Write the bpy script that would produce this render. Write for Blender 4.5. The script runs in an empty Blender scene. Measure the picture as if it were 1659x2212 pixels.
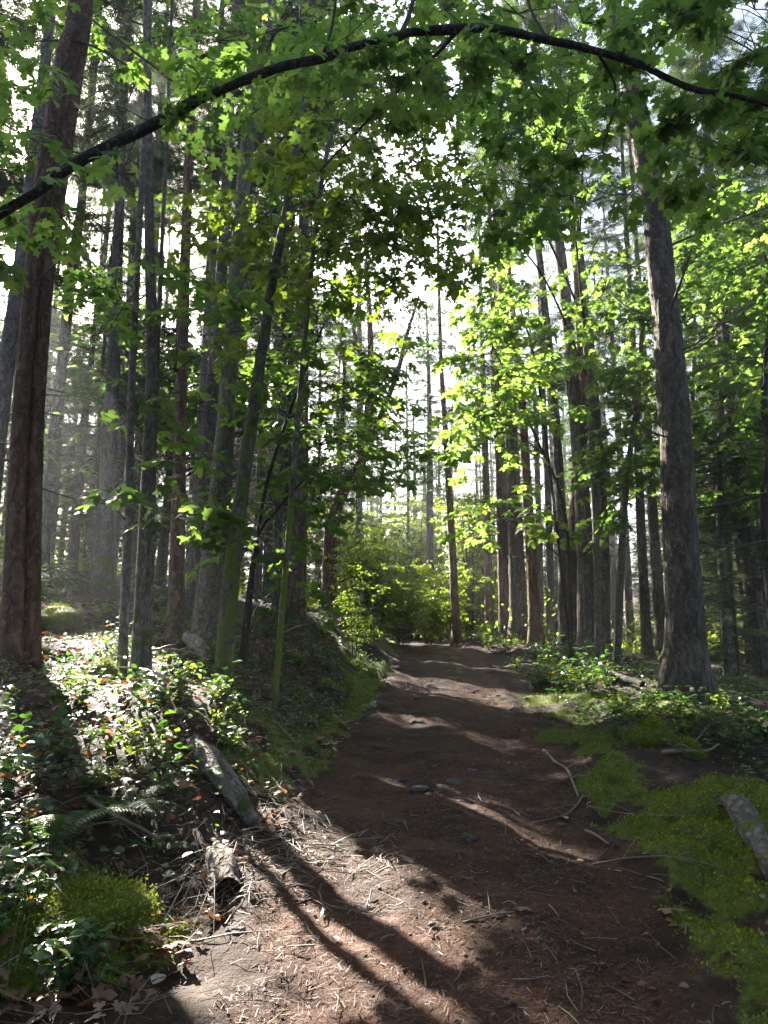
import bpy, math, random
import numpy as np
from mathutils import Vector, Matrix

random.seed(7)
RNG = np.random.default_rng(7)
C = bpy.context.scene.collection
scn = bpy.context.scene

# ------------------------------------------------------------------ camera, sky, sun, exposure
F, PITCH, EYE = 710.0, math.radians(10.5), 1.55
cam_d = bpy.data.cameras.new('camera'); cam = bpy.data.objects.new('camera', cam_d); C.objects.link(cam)
cam_d.sensor_fit = 'VERTICAL'; cam_d.sensor_height = 36.0; cam_d.lens = F/1024*36
cam_d.clip_start = 0.05; cam_d.clip_end = 3000
cam.location = (0, 0, EYE); cam.rotation_euler = (math.pi/2+PITCH, 0, 0)
scn.camera = cam

SUN_EL, SUN_AZ = math.radians(31.0), math.radians(-32.5)      # azimuth from +Y towards +X
SUN = np.array([math.sin(SUN_AZ)*math.cos(SUN_EL), math.cos(SUN_AZ)*math.cos(SUN_EL), math.sin(SUN_EL)])
w = bpy.data.worlds.new('World'); scn.world = w; w.use_nodes = True
wn = w.node_tree.nodes; wl = w.node_tree.links
bg = wn['Background']; sky = wn.new('ShaderNodeTexSky'); sky.sky_type = 'NISHITA'
sky.sun_disc = False; sky.sun_elevation = SUN_EL; sky.sun_rotation = SUN_AZ
sky.air_density = 0.8; sky.dust_density = 3.0; sky.ozone_density = 0.9
wl.new(sky.outputs[0], bg.inputs[0]); bg.inputs[1].default_value = 0.05
sl = bpy.data.lights.new('sun', 'SUN'); so = bpy.data.objects.new('sun', sl); C.objects.link(so)
sl.energy = 5.0; sl.angle = math.radians(0.53); sl.color = (1.0, 0.93, 0.82)
so.rotation_euler = Vector(SUN).to_track_quat('Z', 'Y').to_euler(); so.location = (-30, 50, 40)
scn.view_settings.view_transform = 'Standard'; scn.view_settings.look = 'None'
scn.view_settings.exposure = 3.4; scn.view_settings.gamma = 1.0
scn.view_settings.use_curve_mapping = False
cy = scn.cycles
cy.max_bounces = 7; cy.diffuse_bounces = 4; cy.glossy_bounces = 2; cy.transmission_bounces = 4
cy.volume_bounces = 0; cy.transparent_max_bounces = 4; cy.sample_clamp_indirect = 6.0
cy.use_denoising = True; cy.caustics_reflective = False; cy.caustics_refractive = False

# ------------------------------------------------------------------ numeric helpers
K = 1659/768.0                                        # the photograph was measured at 1659 px width
SP, CP = math.sin(PITCH), math.cos(PITCH)
def ray(x, y):
    a = (x/K-384)/F; b = (512-y/K)/F
    return np.array([a, CP-SP*b, SP+CP*b])
def at(x, y, Y):
    d = ray(x, y); t = Y/d[1]
    return np.array([0, 0, EYE])+d*t
def mpp(Y):                                           # metres per measured pixel near the axis at distance Y
    return Y/CP/F/K
def _h(i, j, k, s):
    n = (i*374761393+j*668265263+k*2147483647+s*1274126177) & 0xffffffff
    n = ((n ^ (n >> 13))*1274126177) & 0xffffffff
    return ((n ^ (n >> 16)) & 0xffff)/65535.0
def vnoise(x, y, z=0.0, s=0):
    x, y, z = np.broadcast_arrays(np.asarray(x, float), np.asarray(y, float), np.asarray(z, float))
    i, j, k = np.floor(x).astype(np.int64), np.floor(y).astype(np.int64), np.floor(z).astype(np.int64)
    u, v, t = x-i, y-j, z-k
    u, v, t = u*u*(3-2*u), v*v*(3-2*v), t*t*(3-2*t)
    r = 0
    for a in (0, 1):
        for b in (0, 1):
            for c in (0, 1):
                r = r+_h(i+a, j+b, k+c, s)*(u if a else 1-u)*(v if b else 1-v)*(t if c else 1-t)
    return r*2-1
def fbm(x, y, z=0.0, o=4, s=0):
    r, a = 0, 1.0
    for q in range(o):
        r = r+a*vnoise(np.asarray(x)*2**q, np.asarray(y)*2**q, np.asarray(z)*2**q, s+q); a *= .5
    return r
def sstep(a, b, x):
    t = np.clip((np.asarray(x, float)-a)/(b-a), 0, 1); return t*t*(3-2*t)

# ------------------------------------------------------------------ terrain shape
def xc(y):                                            # centre line of the path
    y = np.asarray(y, float)
    return 0.05+0.083*y-0.0075*np.clip(y-18, 0, 60)**2*(1-.5*sstep(28, 60, y))
def H0(x, y):
    x = np.asarray(x, float); y = np.asarray(y, float)
    yy = np.clip(y, -40, 24)
    z = 0.06*yy+np.where(y > 24, 0.6*(1-np.exp(-np.clip(y-24, 0, 500)*.06/.6))*.55, 0)
    u = x-xc(np.clip(y, -20, 30))
    A = .22+.52*sstep(2.6, 7.0, y)+.35*sstep(8, 17, y)
    z = z+A*(sstep(-1.15, -2.7, u)*(1-sstep(6, 10, y))+sstep(-1.2, -3.2, u)*sstep(6, 10, y))
    z = z+.155*np.clip(-u-3.0, 0, 26)*sstep(3, 16, y)
    z = z+.05*sstep(1.3, 2.3, u)-.45*sstep(4.2, 7.5, u)*sstep(4, 12, y)
    z = z+.13*np.clip(u-16, 0, 40)*sstep(20, 40, y)
    z = z+.07*np.clip(y-48, 0, 200)
    return z, u
def pathw(y):
    return 1.10-.08*sstep(4.6, 3.0, np.asarray(y, float))+.10*np.sin(np.asarray(y)*.9+1)+.04*np.sin(np.asarray(y)*2.3)
def masks(x, y):
    z, u = H0(x, y)
    n = fbm(np.asarray(x)*1.3, np.asarray(y)*1.3, 0, 4, 3)
    e = np.abs(u)-pathw(y)+n*.22
    path = 1-sstep(-.12, .14, e)
    path = path*(1-sstep(45, 60, y))
    n2 = fbm(np.asarray(x)*1.1+7, np.asarray(y)*1.1, 0, 4, 9)
    mr = sstep(.88, 1.35, u+n*.28)*(1-sstep(2.6, 3.6, u+n*.3))*(1-sstep(10.5, 13, y))
    ml = sstep(1.05, 1.3, -u+n*.15)*(1-sstep(1.6, 2.3, -u+n*.4))*sstep(4.8, 6.5, y)
    mc = (1-sstep(.1, .4, np.abs(u-.15)))*sstep(11, 16, y)*.8
    mb = sstep(.85, .35, np.hypot(np.asarray(x)+1.55, np.asarray(y)-3.55))
    mh = sstep(2.2, 3, -u)*sstep(7, 10, y)*.75
    moss = np.maximum.reduce([mr*sstep(-.2, .32, n2), ml*sstep(-.75, -.2, n2), mc*sstep(-.2, .3, n2), mb*1.0, mh*sstep(0, .4, n2)])
    moss = moss*np.maximum(sstep(-.65, .2, fbm(np.asarray(x)*2.7, np.asarray(y)*2.7, 0, 3, 71)), mb)
    return path, moss
def H(x, y, fine=True):
    z, u = H0(x, y)
    x = np.asarray(x, float); y = np.asarray(y, float)
    path, moss = masks(x, y)
    off = 1-path
    z = z+off*(.10*fbm(x*.9, y*.9, 0, 3, 21)+.045*fbm(x*3.1, y*3.1, 0, 3, 5)*sstep(-1, .3, off))
    z = z+path*(-.05*np.exp(-((np.abs(u)-.62)/.28)**2)+.018*fbm(x*3.0, y*3.0, 0, 3, 8))
    z = z+moss*off*(.04+.06*fbm(x*3.6, y*3.6, 0, 3, 31))
    if fine:
        z = z+.007*fbm(x*17, y*17, 0, 2, 41)
    return z
def Hs(x, y): return float(H(x, y))
def ground_at(x, y, near=1.5, far=90):                # first hit of the measured ray with the terrain
    d = ray(x, y); ts = np.concatenate([np.arange(near, 20, .04), np.arange(20, far, .15)])/d[1]
    P = np.array([0, 0, EYE])+d[None]*ts[:, None]
    hit = P[:, 2] <= H(P[:, 0], P[:, 1])
    i = int(np.argmax(hit)) if hit.any() else -1
    p = P[i].copy(); p[2] = Hs(p[0], p[1]); return p

# sun plane coordinates, used to leave gaps in the leaf canopy where the forest floor is sunlit
E1 = np.cross(SUN, [0, 0, 1.0]); E1 /= np.linalg.norm(E1); E2 = np.cross(E1, SUN)
LIT_PX = [
    [(120, 1370), (270, 1400), (400, 1440), (520, 1550), (545, 1640), (520, 1690), (640, 1830), (710, 1790), (740, 1850), (900, 1925),
     (960, 1990), (960, 2080), (1010, 2212), (640, 2212), (520, 2060), (430, 1960), (430, 1850), (370, 1690), (250, 1600), (130, 1490)],
    [(770, 1535), (930, 1540), (1010, 1570), (900, 1575), (780, 1560)],
    [(930, 1480), (1030, 1505), (1010, 1525), (940, 1505)],
    [(700, 1450), (850, 1400), (860, 1425), (760, 1490)],
    [(120, 1900), (220, 1900), (250, 1965), (130, 1970)],
    [(0, 1540), (110, 1540), (130, 1650), (20, 1620)],
    [(60, 1750), (180, 1755), (180, 1810), (60, 1800)],
    [(190, 2080), (300, 2110), (290, 2180), (180, 2160)],
]
LIT = []
for poly in LIT_PX:
    g = np.array([ground_at(*q) for q in poly])
    LIT.append(np.stack([g@E1, g@E2], 1))
def in_poly(q, poly):
    x, y = q[:, 0], q[:, 1]; r = np.zeros(len(q), bool); n = len(poly)
    for i in range(n):
        x1, y1 = poly[i]; x2, y2 = poly[(i+1) % n]
        c = ((y1 > y) != (y2 > y)) & (x < (x2-x1)*(y-y1)/((y2-y1) if y2 != y1 else 1e-9)+x1)
        r ^= c
    return r
LITBALLS = [(1060, 660, 14, 1.0), (1070, 780, 14, 1.1), (1090, 860, 14, 1.1), (1010, 900, 14, .9), (215, 1085, 7.2, .28), (720, 770, 9.8, .5), (820, 1190, 19, 2.3), (790, 1170, 17, 1.8), (930, 1230, 28, 2.0), (880, 1150, 34, 2.8),
            (1560, 640, 16.5, 1.3), (1600, 760, 16.5, 1.0), (1330, 680, 16, 1.2), (1500, 590, 16.5, 1.0), (700, 640, 9.8, .4), (450, 470, 9.5, .4), (960, 700, 14, .8), (870, 1370, 29, 1.2), (1190, 1090, 14, .5), (1640, 480, 12.5, .9), (1640, 900, 16.5, .9), (1620, 1330, 30, 3.0), (1080, 520, 7, .25), (1520, 820, 22, 1.8), (1560, 520, 22, 1.8), (1640, 720, 22, 1.6), (1430, 640, 22, 1.2), (330, 620, 18, .9), (430, 860, 18, .8), (560, 560, 18, .9), (200, 760, 18, .8), (1200, 320, 12.5, .7), (930, 100, 11, .5), (600, 60, 9.5, .5), (850, 560, 22, 1.3), (860, 900, 22, .9)]
LB = [(at(x, y, Y), r) for x, y, Y, r in LITBALLS]+[(ground_at(x, y)+[0, 0, .3], r) for x, y, r in [(60, 1640, .35), (110, 1800, .22), (240, 2120, .25), (175, 1960, .15), (320, 1460, .4)]]
def lit(P):
    """points of the canopy that would stand between the sun and a place the photograph shows in full sun"""
    q = np.stack([P@E1, P@E2], 1); r = np.zeros(len(q), bool)
    q = q+.16*np.stack([vnoise(q[:, 0]*2.2, q[:, 1]*2.2, 0, 61), vnoise(q[:, 0]*2.2, q[:, 1]*2.2, 0, 62)], 1)
    for poly in LIT: r |= in_poly(q, poly)
    dp = P@SUN
    for c, rad in LB: r |= (np.hypot(q[:, 0]-c@E1, q[:, 1]-c@E2) < rad) & (dp > c@SUN+rad*1.3)
    return r

# ------------------------------------------------------------------ mesh and object helpers
class MB:
    def __init__(s): s.v = []; s.f = []; s.a = []; s.b = []; s.n = 0
    def add(s, v, faces, rnd=0.0, aux=0.0):
        v = np.asarray(v, float).reshape(-1, 3)
        s.v.append(v)
        for f in (faces if isinstance(faces, list) else [faces]):
            s.f.append(np.asarray(f, np.int64)+s.n)
        s.a.append(np.broadcast_to(np.asarray(rnd, float), (len(v),)))
        s.b.append(np.broadcast_to(np.asarray(aux, float), (len(v),)))
        s.n += len(v)
    def mesh(s, name, origin=(0, 0, 0), mat=None, smooth=False):
        me = bpy.data.meshes.new(name)
        v = np.concatenate(s.v)-np.asarray(origin, float) if s.v else np.zeros((0, 3))
        me.vertices.add(len(v)); me.vertices.foreach_set('co', v.astype(np.float32).ravel())
        loops = np.concatenate([f.ravel() for f in s.f])
        tot = np.concatenate([np.full(len(f), f.shape[1]) for f in s.f])
        start = np.concatenate([[0], np.cumsum(tot)[:-1]])
        me.loops.add(len(loops)); me.loops.foreach_set('vertex_index', loops.astype(np.int32))
        me.polygons.add(len(tot)); me.polygons.foreach_set('loop_start', start.astype(np.int32))
        if smooth: me.polygons.foreach_set('use_smooth', np.ones(len(tot), bool))
        me.update(calc_edges=True)
        for nm, arr in (('rnd', s.a), ('aux', s.b)):
            at_ = me.attributes.new(nm, 'FLOAT', 'POINT'); at_.data.foreach_set('value', np.concatenate(arr).astype(np.float32))
        if mat: me.materials.append(mat)
        return me
def link(name, me, parent=None, loc=None):
    o = bpy.data.objects.new(name, me); C.objects.link(o)
    if parent is not None: o.parent = parent
    if loc is not None: o.location = loc
    return o
def tag(o, label=None, cat=None, group=None, kind=None):
    if label: o['label'] = label
    if cat: o['category'] = cat
    if group: o['group'] = group
    if kind: o['kind'] = kind
    return o
def thing(name, label, cat, loc, group=None):
    o = bpy.data.objects.new(name, None); C.objects.link(o); o.location = [float(q) for q in loc]
    o.empty_display_size = .2
    return tag(o, label, cat, group)
def dup(root, loc, rz=0.0, sc=1.0, label=None, group=None):
    r = root.copy(); C.objects.link(r); r.location = [float(q) for q in loc]; r.rotation_euler = (0, 0, rz); r.scale = (sc, sc, sc)
    if label: r['label'] = label
    if group: r['group'] = group
    for ch in list(root.children):
        c = ch.copy(); C.objects.link(c); c.parent = r
    return r

def catmull(P, step):
    P = np.asarray(P, float)
    if len(P) < 3:
        n = max(2, int(np.linalg.norm(P[-1][:3]-P[0][:3])/step)+1)
        t = np.linspace(0, 1, n)[:, None]; return P[0]*(1-t)+P[-1]*t
    Q = np.vstack([2*P[0]-P[1], P, 2*P[-1]-P[-2]]); out = []
    for i in range(1, len(Q)-2):
        n = max(1, int(np.linalg.norm(Q[i+1][:3]-Q[i][:3])/step))
        t = np.linspace(0, 1, n, endpoint=False)[:, None]
        a, b, c, d = Q[i-1], Q[i], Q[i+1], Q[i+2]
        out.append(.5*((2*b)+(-a+c)*t+(2*a-5*b+4*c-d)*t*t+(-a+3*b-3*c+d)*t**3))
    out.append(P[-1:]); return np.vstack(out)
def tube(mb, P, R, segs=8, step=None, ridge=0.0, flare=0.0, seed=0, aux=None, rnd=0.0, cap=True, wob=0.0):
    PR = np.column_stack([np.asarray(P, float), np.asarray(R, float)])
    if step: PR = catmull(PR, step)
    P, R = PR[:, :3], np.clip(PR[:, 3], .0008, None)
    n = len(P)
    T = np.gradient(P, axis=0); T /= np.linalg.norm(T, axis=1)[:, None]+1e-9
    ref = np.array([1.0, 0, 0]) if abs(T[0][0]) < .8 else np.array([0, 1.0, 0])
    U = np.zeros_like(P); u = ref
    for i in range(n):
        u = u-T[i]*(u@T[i]); u = u/(np.linalg.norm(u)+1e-9); U[i] = u
    V = np.cross(T, U)
    a = np.linspace(0, 2*math.pi, segs, endpoint=False)
    L = np.concatenate([[0], np.cumsum(np.linalg.norm(np.diff(P, axis=0), axis=1))])
    rr = np.repeat(R[:, None], segs, 1)
    if flare:
        lob = 1+.55*np.cos(a*3+seed)[None]*.6+.4*np.cos(a*5+seed*2.3)[None]*.5
        rr = rr*(1+flare*np.exp(-L/(.18+.9*R[0]))[:, None]*np.clip(lob, .25, 2))
    if ridge:
        cx, cyy = np.cos(a)[None]*R.mean(), np.sin(a)[None]*R.mean()
        z = L[:, None]
        n1 = fbm(cx*9+seed, cyy*9, z*1.5, 3, seed % 97)
        n2 = np.abs(fbm(cx*22+seed, cyy*22, z*2.6, 2, (seed+5) % 97))
        rr = rr*(1+ridge*(n1*.7-(.35-n2)*1.1*(n2 < .35)))
    if wob:
        rr = rr*(1+wob*fbm(np.cos(a)[None]*1.3+seed, np.sin(a)[None]*1.3, L[:, None]*3, 3, seed % 89))
    v = P[:, None]+rr[..., None]*(np.cos(a)[None, :, None]*U[:, None]+np.sin(a)[None, :, None]*V[:, None])
    idx = np.arange(n*segs).reshape(n, segs); nx = np.roll(idx, -1, 1)
    q = np.stack([idx[:-1], nx[:-1], nx[1:], idx[1:]], -1).reshape(-1, 4)
    fs = [q]
    if cap: fs += [idx[-1][None], idx[0][::-1][None]]
    mb.add(v.reshape(-1, 3), fs, rnd, np.repeat(aux, segs) if aux is not None and np.ndim(aux) else (aux or 0.0))
    return PR
def frames(yd, nd):
    y = yd/(np.linalg.norm(yd, axis=1)[:, None]+1e-9)
    x = np.cross(y, nd); x /= np.linalg.norm(x, axis=1)[:, None]+1e-9
    z = np.cross(x, y); return np.stack([x, y, z], -1)       # columns
def scatter(mb, tv, tf, pos, M, sc, rnd, aux=0.0):
    n, k = len(pos), len(tv)
    if n == 0: return
    sc = np.asarray(sc, float)
    if sc.ndim == 1: sc = sc[:, None]
    v = np.einsum('nij,nkj->nki', M, tv[None]*(sc[:, None, :] if sc.shape[1] == 3 else sc[:, :, None]))+pos[:, None]
    f = [(np.asarray(t)[None]+(np.arange(n)*k)[:, None, None]).reshape(-1, np.asarray(t).shape[1]) for t in (tf if isinstance(tf, list) else [tf])]
    mb.add(v.reshape(-1, 3), f, np.repeat(rnd, k), np.repeat(aux, k) if np.ndim(aux) else aux)
def unit(v): v = np.asarray(v, float); return v/(np.linalg.norm(v)+1e-9)

# leaf templates (tip along +Y, unit length)
def fan(half, zf):
    half = np.array(half); full = np.vstack([half, (half[1:-1]*[-1, 1])[::-1]])
    v = np.vstack([[0, .3], full]); z = zf(v[:, 0], v[:, 1])
    n = len(full); t = [[0, 1+i, 1+(i+1) % n] for i in range(n)]
    return np.column_stack([v, z]), np.array(t)
MAPLE_HI = fan([(0, 0), (.20, -.14), (.40, -.15), (.30, .05), (.47, .06), (.66, .20), (.52, .33), (.58, .50), (.36, .41), (.20, .38), (.19, .58), (.33, .74), (.13, .79), (0, 1.0)],
               lambda x, y: -.35*x*x-.12*(y-.3)**2)
MAPLE_LO = fan([(0, 0), (.36, -.14), (.28, .06), (.64, .22), (.50, .46), (.19, .38), (.27, .72), (0, 1.0)], lambda x, y: -.35*x*x-.12*(y-.3)**2)
OVATE = fan([(0, 0), (.20, .10), (.33, .32), (.30, .55), (.16, .80), (0, 1.0)], lambda x, y: .30*np.abs(x)-.25*(y-.3)**2)
ROUND = fan([(0, 0), (.34, .2), (.44, .48), (.26, .82), (0, 1.0)], lambda x, y: .2*np.abs(x)-.15*(y-.3)**2)
SMALL = fan([(0, 0), (.28, .35), (.17, .75), (0, 1.0)], lambda x, y: .2*np.abs(x))

# ------------------------------------------------------------------ materials
def mat(name):
    m = bpy.data.materials.new(name); m.use_nodes = True; m.node_tree.nodes.clear(); return m, m.node_tree.nodes, m.node_tree.links
def N(ns, t, **kw):
    n = ns.new(t)
    for k, v in kw.items():
        if k in n.inputs: n.inputs[k].default_value = v
        else: setattr(n, k, v)
    return n
def ramp(ns, ls, fac, stops):
    r = ns.new('ShaderNodeValToRGB'); e = r.color_ramp.elements
    while len(e) < len(stops): e.new(.5)
    for i, (p, c) in enumerate(stops): e[i].position = p; e[i].color = (*c, 1) if len(c) == 3 else c
    ls.new(fac, r.inputs[0]); return r.outputs[0]
def mix(ns, ls, fac, a, b, blend='MIX'):
    m = ns.new('ShaderNodeMix'); m.data_type = 'RGBA'; m.blend_type = blend
    for s, v in ((m.inputs[0], fac), (m.inputs[6], a), (m.inputs[7], b)):
        if isinstance(v, bpy.types.NodeSocket): ls.new(v, s)
        elif isinstance(v, (int, float)): s.default_value = v
        else: s.default_value = (*v, 1)
    return m.outputs[2]
def math_(ns, ls, op, a, b=0.0, clamp=False):
    m = ns.new('ShaderNodeMath'); m.operation = op; m.use_clamp = clamp
    for s, v in ((m.inputs[0], a), (m.inputs[1], b)):
        if isinstance(v, bpy.types.NodeSocket): ls.new(v, s)
        else: s.default_value = v
    return m.outputs[0]
def attr(ns, n): a = ns.new('ShaderNodeAttribute'); a.attribute_name = n; return a.outputs['Fac']
def noise(ns, ls, vec, scale, detail=4, rough=.55):
    n = N(ns, 'ShaderNodeTexNoise', Scale=scale, Detail=detail, Roughness=rough); ls.new(vec, n.inputs['Vector']); return n.outputs['Fac']

def bark(name, dark, light, lichen=.35, licol=(.30, .31, .27), crack=8.0, bump=.6, stretch=.2, mosscol=(.05, .075, .012)):
    if name not in ('dark_branch_bark', 'weathered_log'): k_ = 1.9 if name in ('pale_maple_bark', 'mossy_maple_bark', 'reddish_fir_bark') else 1.6; dark = tuple(c*k_ for c in dark); light = tuple(min(.33, c*k_) for c in light); mosscol = tuple(c*1.35 for c in mosscol)
    m, ns, ls = mat(name)
    tc = N(ns, 'ShaderNodeTexCoord'); mp = N(ns, 'ShaderNodeMapping'); mp.inputs['Scale'].default_value = (1, 1, stretch)
    oi = N(ns, 'ShaderNodeObjectInfo'); sh = ns.new('ShaderNodeVectorMath'); sh.operation = 'ADD'
    cb = ns.new('ShaderNodeCombineXYZ'); ls.new(math_(ns, ls, 'MULTIPLY', oi.outputs['Random'], 37.0), cb.inputs[2])
    ls.new(tc.outputs['Object'], sh.inputs[0]); ls.new(cb.outputs[0], sh.inputs[1])
    nw = N(ns, 'ShaderNodeTexNoise', Scale=5.0, Detail=3.0); ls.new(sh.outputs[0], nw.inputs['Vector'])
    wv = mix(ns, ls, .18, sh.outputs[0], nw.outputs['Color'], 'ADD')
    ls.new(wv, mp.inputs['Vector']); V = mp.outputs[0]
    vo = N(ns, 'ShaderNodeTexVoronoi', Scale=crack); vo.feature = 'DISTANCE_TO_EDGE'; ls.new(V, vo.inputs['Vector'])
    ck0 = ramp(ns, ls, vo.outputs['Distance'], [(0.0, (.35, .35, .35)), (.25, (1, 1, 1))])
    rd = math_(ns, ls, 'ABSOLUTE', math_(ns, ls, 'SUBTRACT', noise(ns, ls, V, crack*.9, 3, .5), .5))
    ck = math_(ns, ls, 'MULTIPLY', ck0, ramp(ns, ls, rd, [(0.0, (.05, .05, .05)), (.085, (1, 1, 1))]))
    n1 = noise(ns, ls, V, 22, 6, .65); n0 = noise(ns, ls, sh.outputs[0], 2.2, 3)
    base = mix(ns, ls, n1, dark, light)
    base = mix(ns, ls, math_(ns, ls, 'MULTIPLY', math_(ns, ls, 'SUBTRACT', 1.0, ck), .75), base, tuple(c*.3 for c in dark))
    li = ramp(ns, ls, noise(ns, ls, wv, 16, 6, .65), [(.62-lichen*.25, (0, 0, 0)), (.66-lichen*.2, (1, 1, 1))])
    li2 = math_(ns, ls, 'MULTIPLY', li, math_(ns, ls, 'MULTIPLY', n0, .62))
    base = mix(ns, ls, li2, base, licol)
    ms = math_(ns, ls, 'ADD', attr(ns, 'aux'), math_(ns, ls, 'MULTIPLY', math_(ns, ls, 'SUBTRACT', noise(ns, ls, wv, 4.5, 6, .7), .5), 2.4))
    msk = ramp(ns, ls, ms, [(.45, (0, 0, 0)), (.62, (1, 1, 1))])
    mo = mix(ns, ls, noise(ns, ls, wv, 60, 3), tuple(c*.5 for c in mosscol), tuple(c*1.5 for c in mosscol))
    base = mix(ns, ls, msk, base, mo)
    val = math_(ns, ls, 'ADD', .8, math_(ns, ls, 'MULTIPLY', oi.outputs['Random'], .4))
    hs = N(ns, 'ShaderNodeHueSaturation'); ls.new(base, hs.inputs['Color']); ls.new(val, hs.inputs['Value'])
    b = N(ns, 'ShaderNodeBsdfPrincipled', Roughness=.9); b.inputs['Specular IOR Level'].default_value = .2
    ls.new(hs.outputs[0], b.inputs['Base Color'])
    hgt = math_(ns, ls, 'ADD', math_(ns, ls, 'MULTIPLY', ck, .6), math_(ns, ls, 'ADD', math_(ns, ls, 'MULTIPLY', n1, .6), math_(ns, ls, 'MULTIPLY', msk, .4)))
    bp = N(ns, 'ShaderNodeBump', Strength=bump, Distance=.04); ls.new(hgt, bp.inputs['Height']); ls.new(bp.outputs[0], b.inputs['Normal'])
    o = N(ns, 'ShaderNodeOutputMaterial'); ls.new(b.outputs[0], o.inputs[0]); return m
def leaf(name, stops, trans, tfac=.45, rough=.5, spec=.3):
    m, ns, ls = mat(name)
    c = ramp(ns, ls, attr(ns, 'rnd'), stops)
    b = N(ns, 'ShaderNodeBsdfPrincipled', Roughness=rough); b.inputs['Specular IOR Level'].default_value = spec
    ls.new(c, b.inputs['Base Color'])
    t = N(ns, 'ShaderNodeBsdfTranslucent'); ls.new(mix(ns, ls, 1.0, c, trans, 'MULTIPLY'), t.inputs[0])
    x = N(ns, 'ShaderNodeMixShader', Fac=tfac); ls.new(b.outputs[0], x.inputs[1]); ls.new(t.outputs[0], x.inputs[2])
    o = N(ns, 'ShaderNodeOutputMaterial'); ls.new(x.outputs[0], o.inputs[0]); return m
def simple(name, stops, rough=.85, spec=.25, scale=8.0, bump=0.0, useattr=True, stretch=1.0):
    m, ns, ls = mat(name)
    tc = N(ns, 'ShaderNodeTexCoord'); mp = N(ns, 'ShaderNodeMapping'); mp.inputs['Scale'].default_value = (1, 1, stretch); ls.new(tc.outputs['Object'], mp.inputs['Vector'])
    n = noise(ns, ls, mp.outputs[0], scale, 5, .6)
    fac = math_(ns, ls, 'ADD', math_(ns, ls, 'MULTIPLY', attr(ns, 'rnd'), .75), math_(ns, ls, 'MULTIPLY', n, .35)) if useattr else n
    c = ramp(ns, ls, fac, stops)
    b = N(ns, 'ShaderNodeBsdfPrincipled', Roughness=rough); b.inputs['Specular IOR Level'].default_value = spec; ls.new(c, b.inputs['Base Color'])
    if bump:
        bp = N(ns, 'ShaderNodeBump', Strength=bump, Distance=.02); ls.new(n, bp.inputs['Height']); ls.new(bp.outputs[0], b.inputs['Normal'])
    o = N(ns, 'ShaderNodeOutputMaterial'); ls.new(b.outputs[0], o.inputs[0]); return m

M_FIR = bark('fir_bark', (.05, .039, .031), (.135, .112, .09), .3, (.25, .24, .21), 8, .9)
M_FIRRED = bark('reddish_fir_bark', (.052, .032, .024), (.14, .085, .062), .25, (.26, .25, .22), 8, .9)
M_FIRORANGE = bark('orange_fir_bark', (.06, .03, .015), (.17, .09, .04), .1, (.25, .22, .16), 9, .9)
M_PALE = bark('pale_maple_bark', (.062, .052, .042), (.125, .108, .088), .35, (.25, .245, .21), 16, .4, .4)
M_MOSSY = bark('mossy_maple_bark', (.05, .044, .034), (.12, .105, .083), .4, (.28, .28, .24), 16, .4, .4, (.085, .105, .015))
M_BRANCH = bark('dark_branch_bark', (.028, .023, .02), (.075, .062, .052), .2, (.2, .2, .18), 30, .4, .5)
M_MADRONE = bark('madrone_bark', (.07, .035, .022), (.17, .085, .05), .1, (.25, .2, .15), 14, .4, .4)
M_FARBARK = bark('hazy_fir_bark', (.06, .05, .045), (.14, .12, .105), .4, (.26, .26, .24), 7, .5)
M_TWIG = simple('twig_bark', [(0, (.045, .035, .028)), (1, (.13, .11, .09))], .9, .2, 20)
M_LEAF = leaf('maple_leaf', [(0, (.030, .060, .018)), (.5, (.048, .090, .024)), (.9, (.068, .112, .026)), (1, (.09, .125, .03))], (4.2, 3.9, 2.2), .55)
M_LEAFY = leaf('yellowing_maple_leaf', [(0, (.035, .062, .010)), (.6, (.055, .085, .012)), (1, (.08, .11, .014))], (4.0, 3.7, 2.0), .55)
M_NEEDLE = leaf('fir_needles', [(0, (.025, .045, .018)), (.6, (.045, .075, .028)), (1, (.07, .105, .035))], (1.9, 1.9, 1.2), .35, .5, .35)
M_SALAL = leaf('salal_leaf', [(0, (.025, .06, .025)), (.6, (.045, .10, .035)), (.92, (.08, .13, .03)), (1, (.22, .09, .02))], (2.8, 2.8, .8), .32, .36, .45)
M_BUSH = leaf('bush_leaf', [(0, (.05, .09, .018)), (.6, (.075, .125, .022)), (1, (.12, .15, .028))], (4.2, 3.5, 1.1), .58)
M_FERN = leaf('fern_leaf', [(0, (.03, .065, .02)), (1, (.055, .11, .03))], (2.2, 2.2, .8), .35, .4, .45)
M_MOSS = leaf('moss_tufts', [(0, (.075, .105, .010)), (.6, (.175, .205, .018)), (1, (.29, .32, .03))], (1.5, 1.5, .8), .25, .8, .1)
M_DEAD = leaf('dead_leaf', [(0, (.10, .05, .025)), (.5, (.17, .095, .05)), (.8, (.26, .17, .10)), (1, (.42, .36, .29))], (1.8, 1.2, .8), .3, .45, .5)
M_NEEDLELIT = simple('needle_litter', [(0, (.022, .010, .006)), (.5, (.085, .036, .018)), (.85, (.18, .095, .05)), (1, (.34, .24, .15))], .62, .3)
M_WOOD = bark('weathered_log', (.12, .10, .08), (.34, .29, .23), .2, (.4, .38, .33), 14, .9, .12)
M_WOOD2 = bark('grey_log', (.06, .05, .042), (.17, .15, .125), .3, (.26, .25, .22), 14, .9, .12, (.085, .105, .015))
M_ROT = simple('rotten_wood', [(0, (.02, .010, .005)), (.5, (.065, .032, .015)), (1, (.13, .075, .036))], .95, .1, 14, .8, False, .3)
M_STICK = simple('fallen_stick', [(0, (.045, .031, .022)), (.5, (.13, .095, .066)), (1, (.30, .245, .18))], .55, .4, 14, .3)
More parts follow.
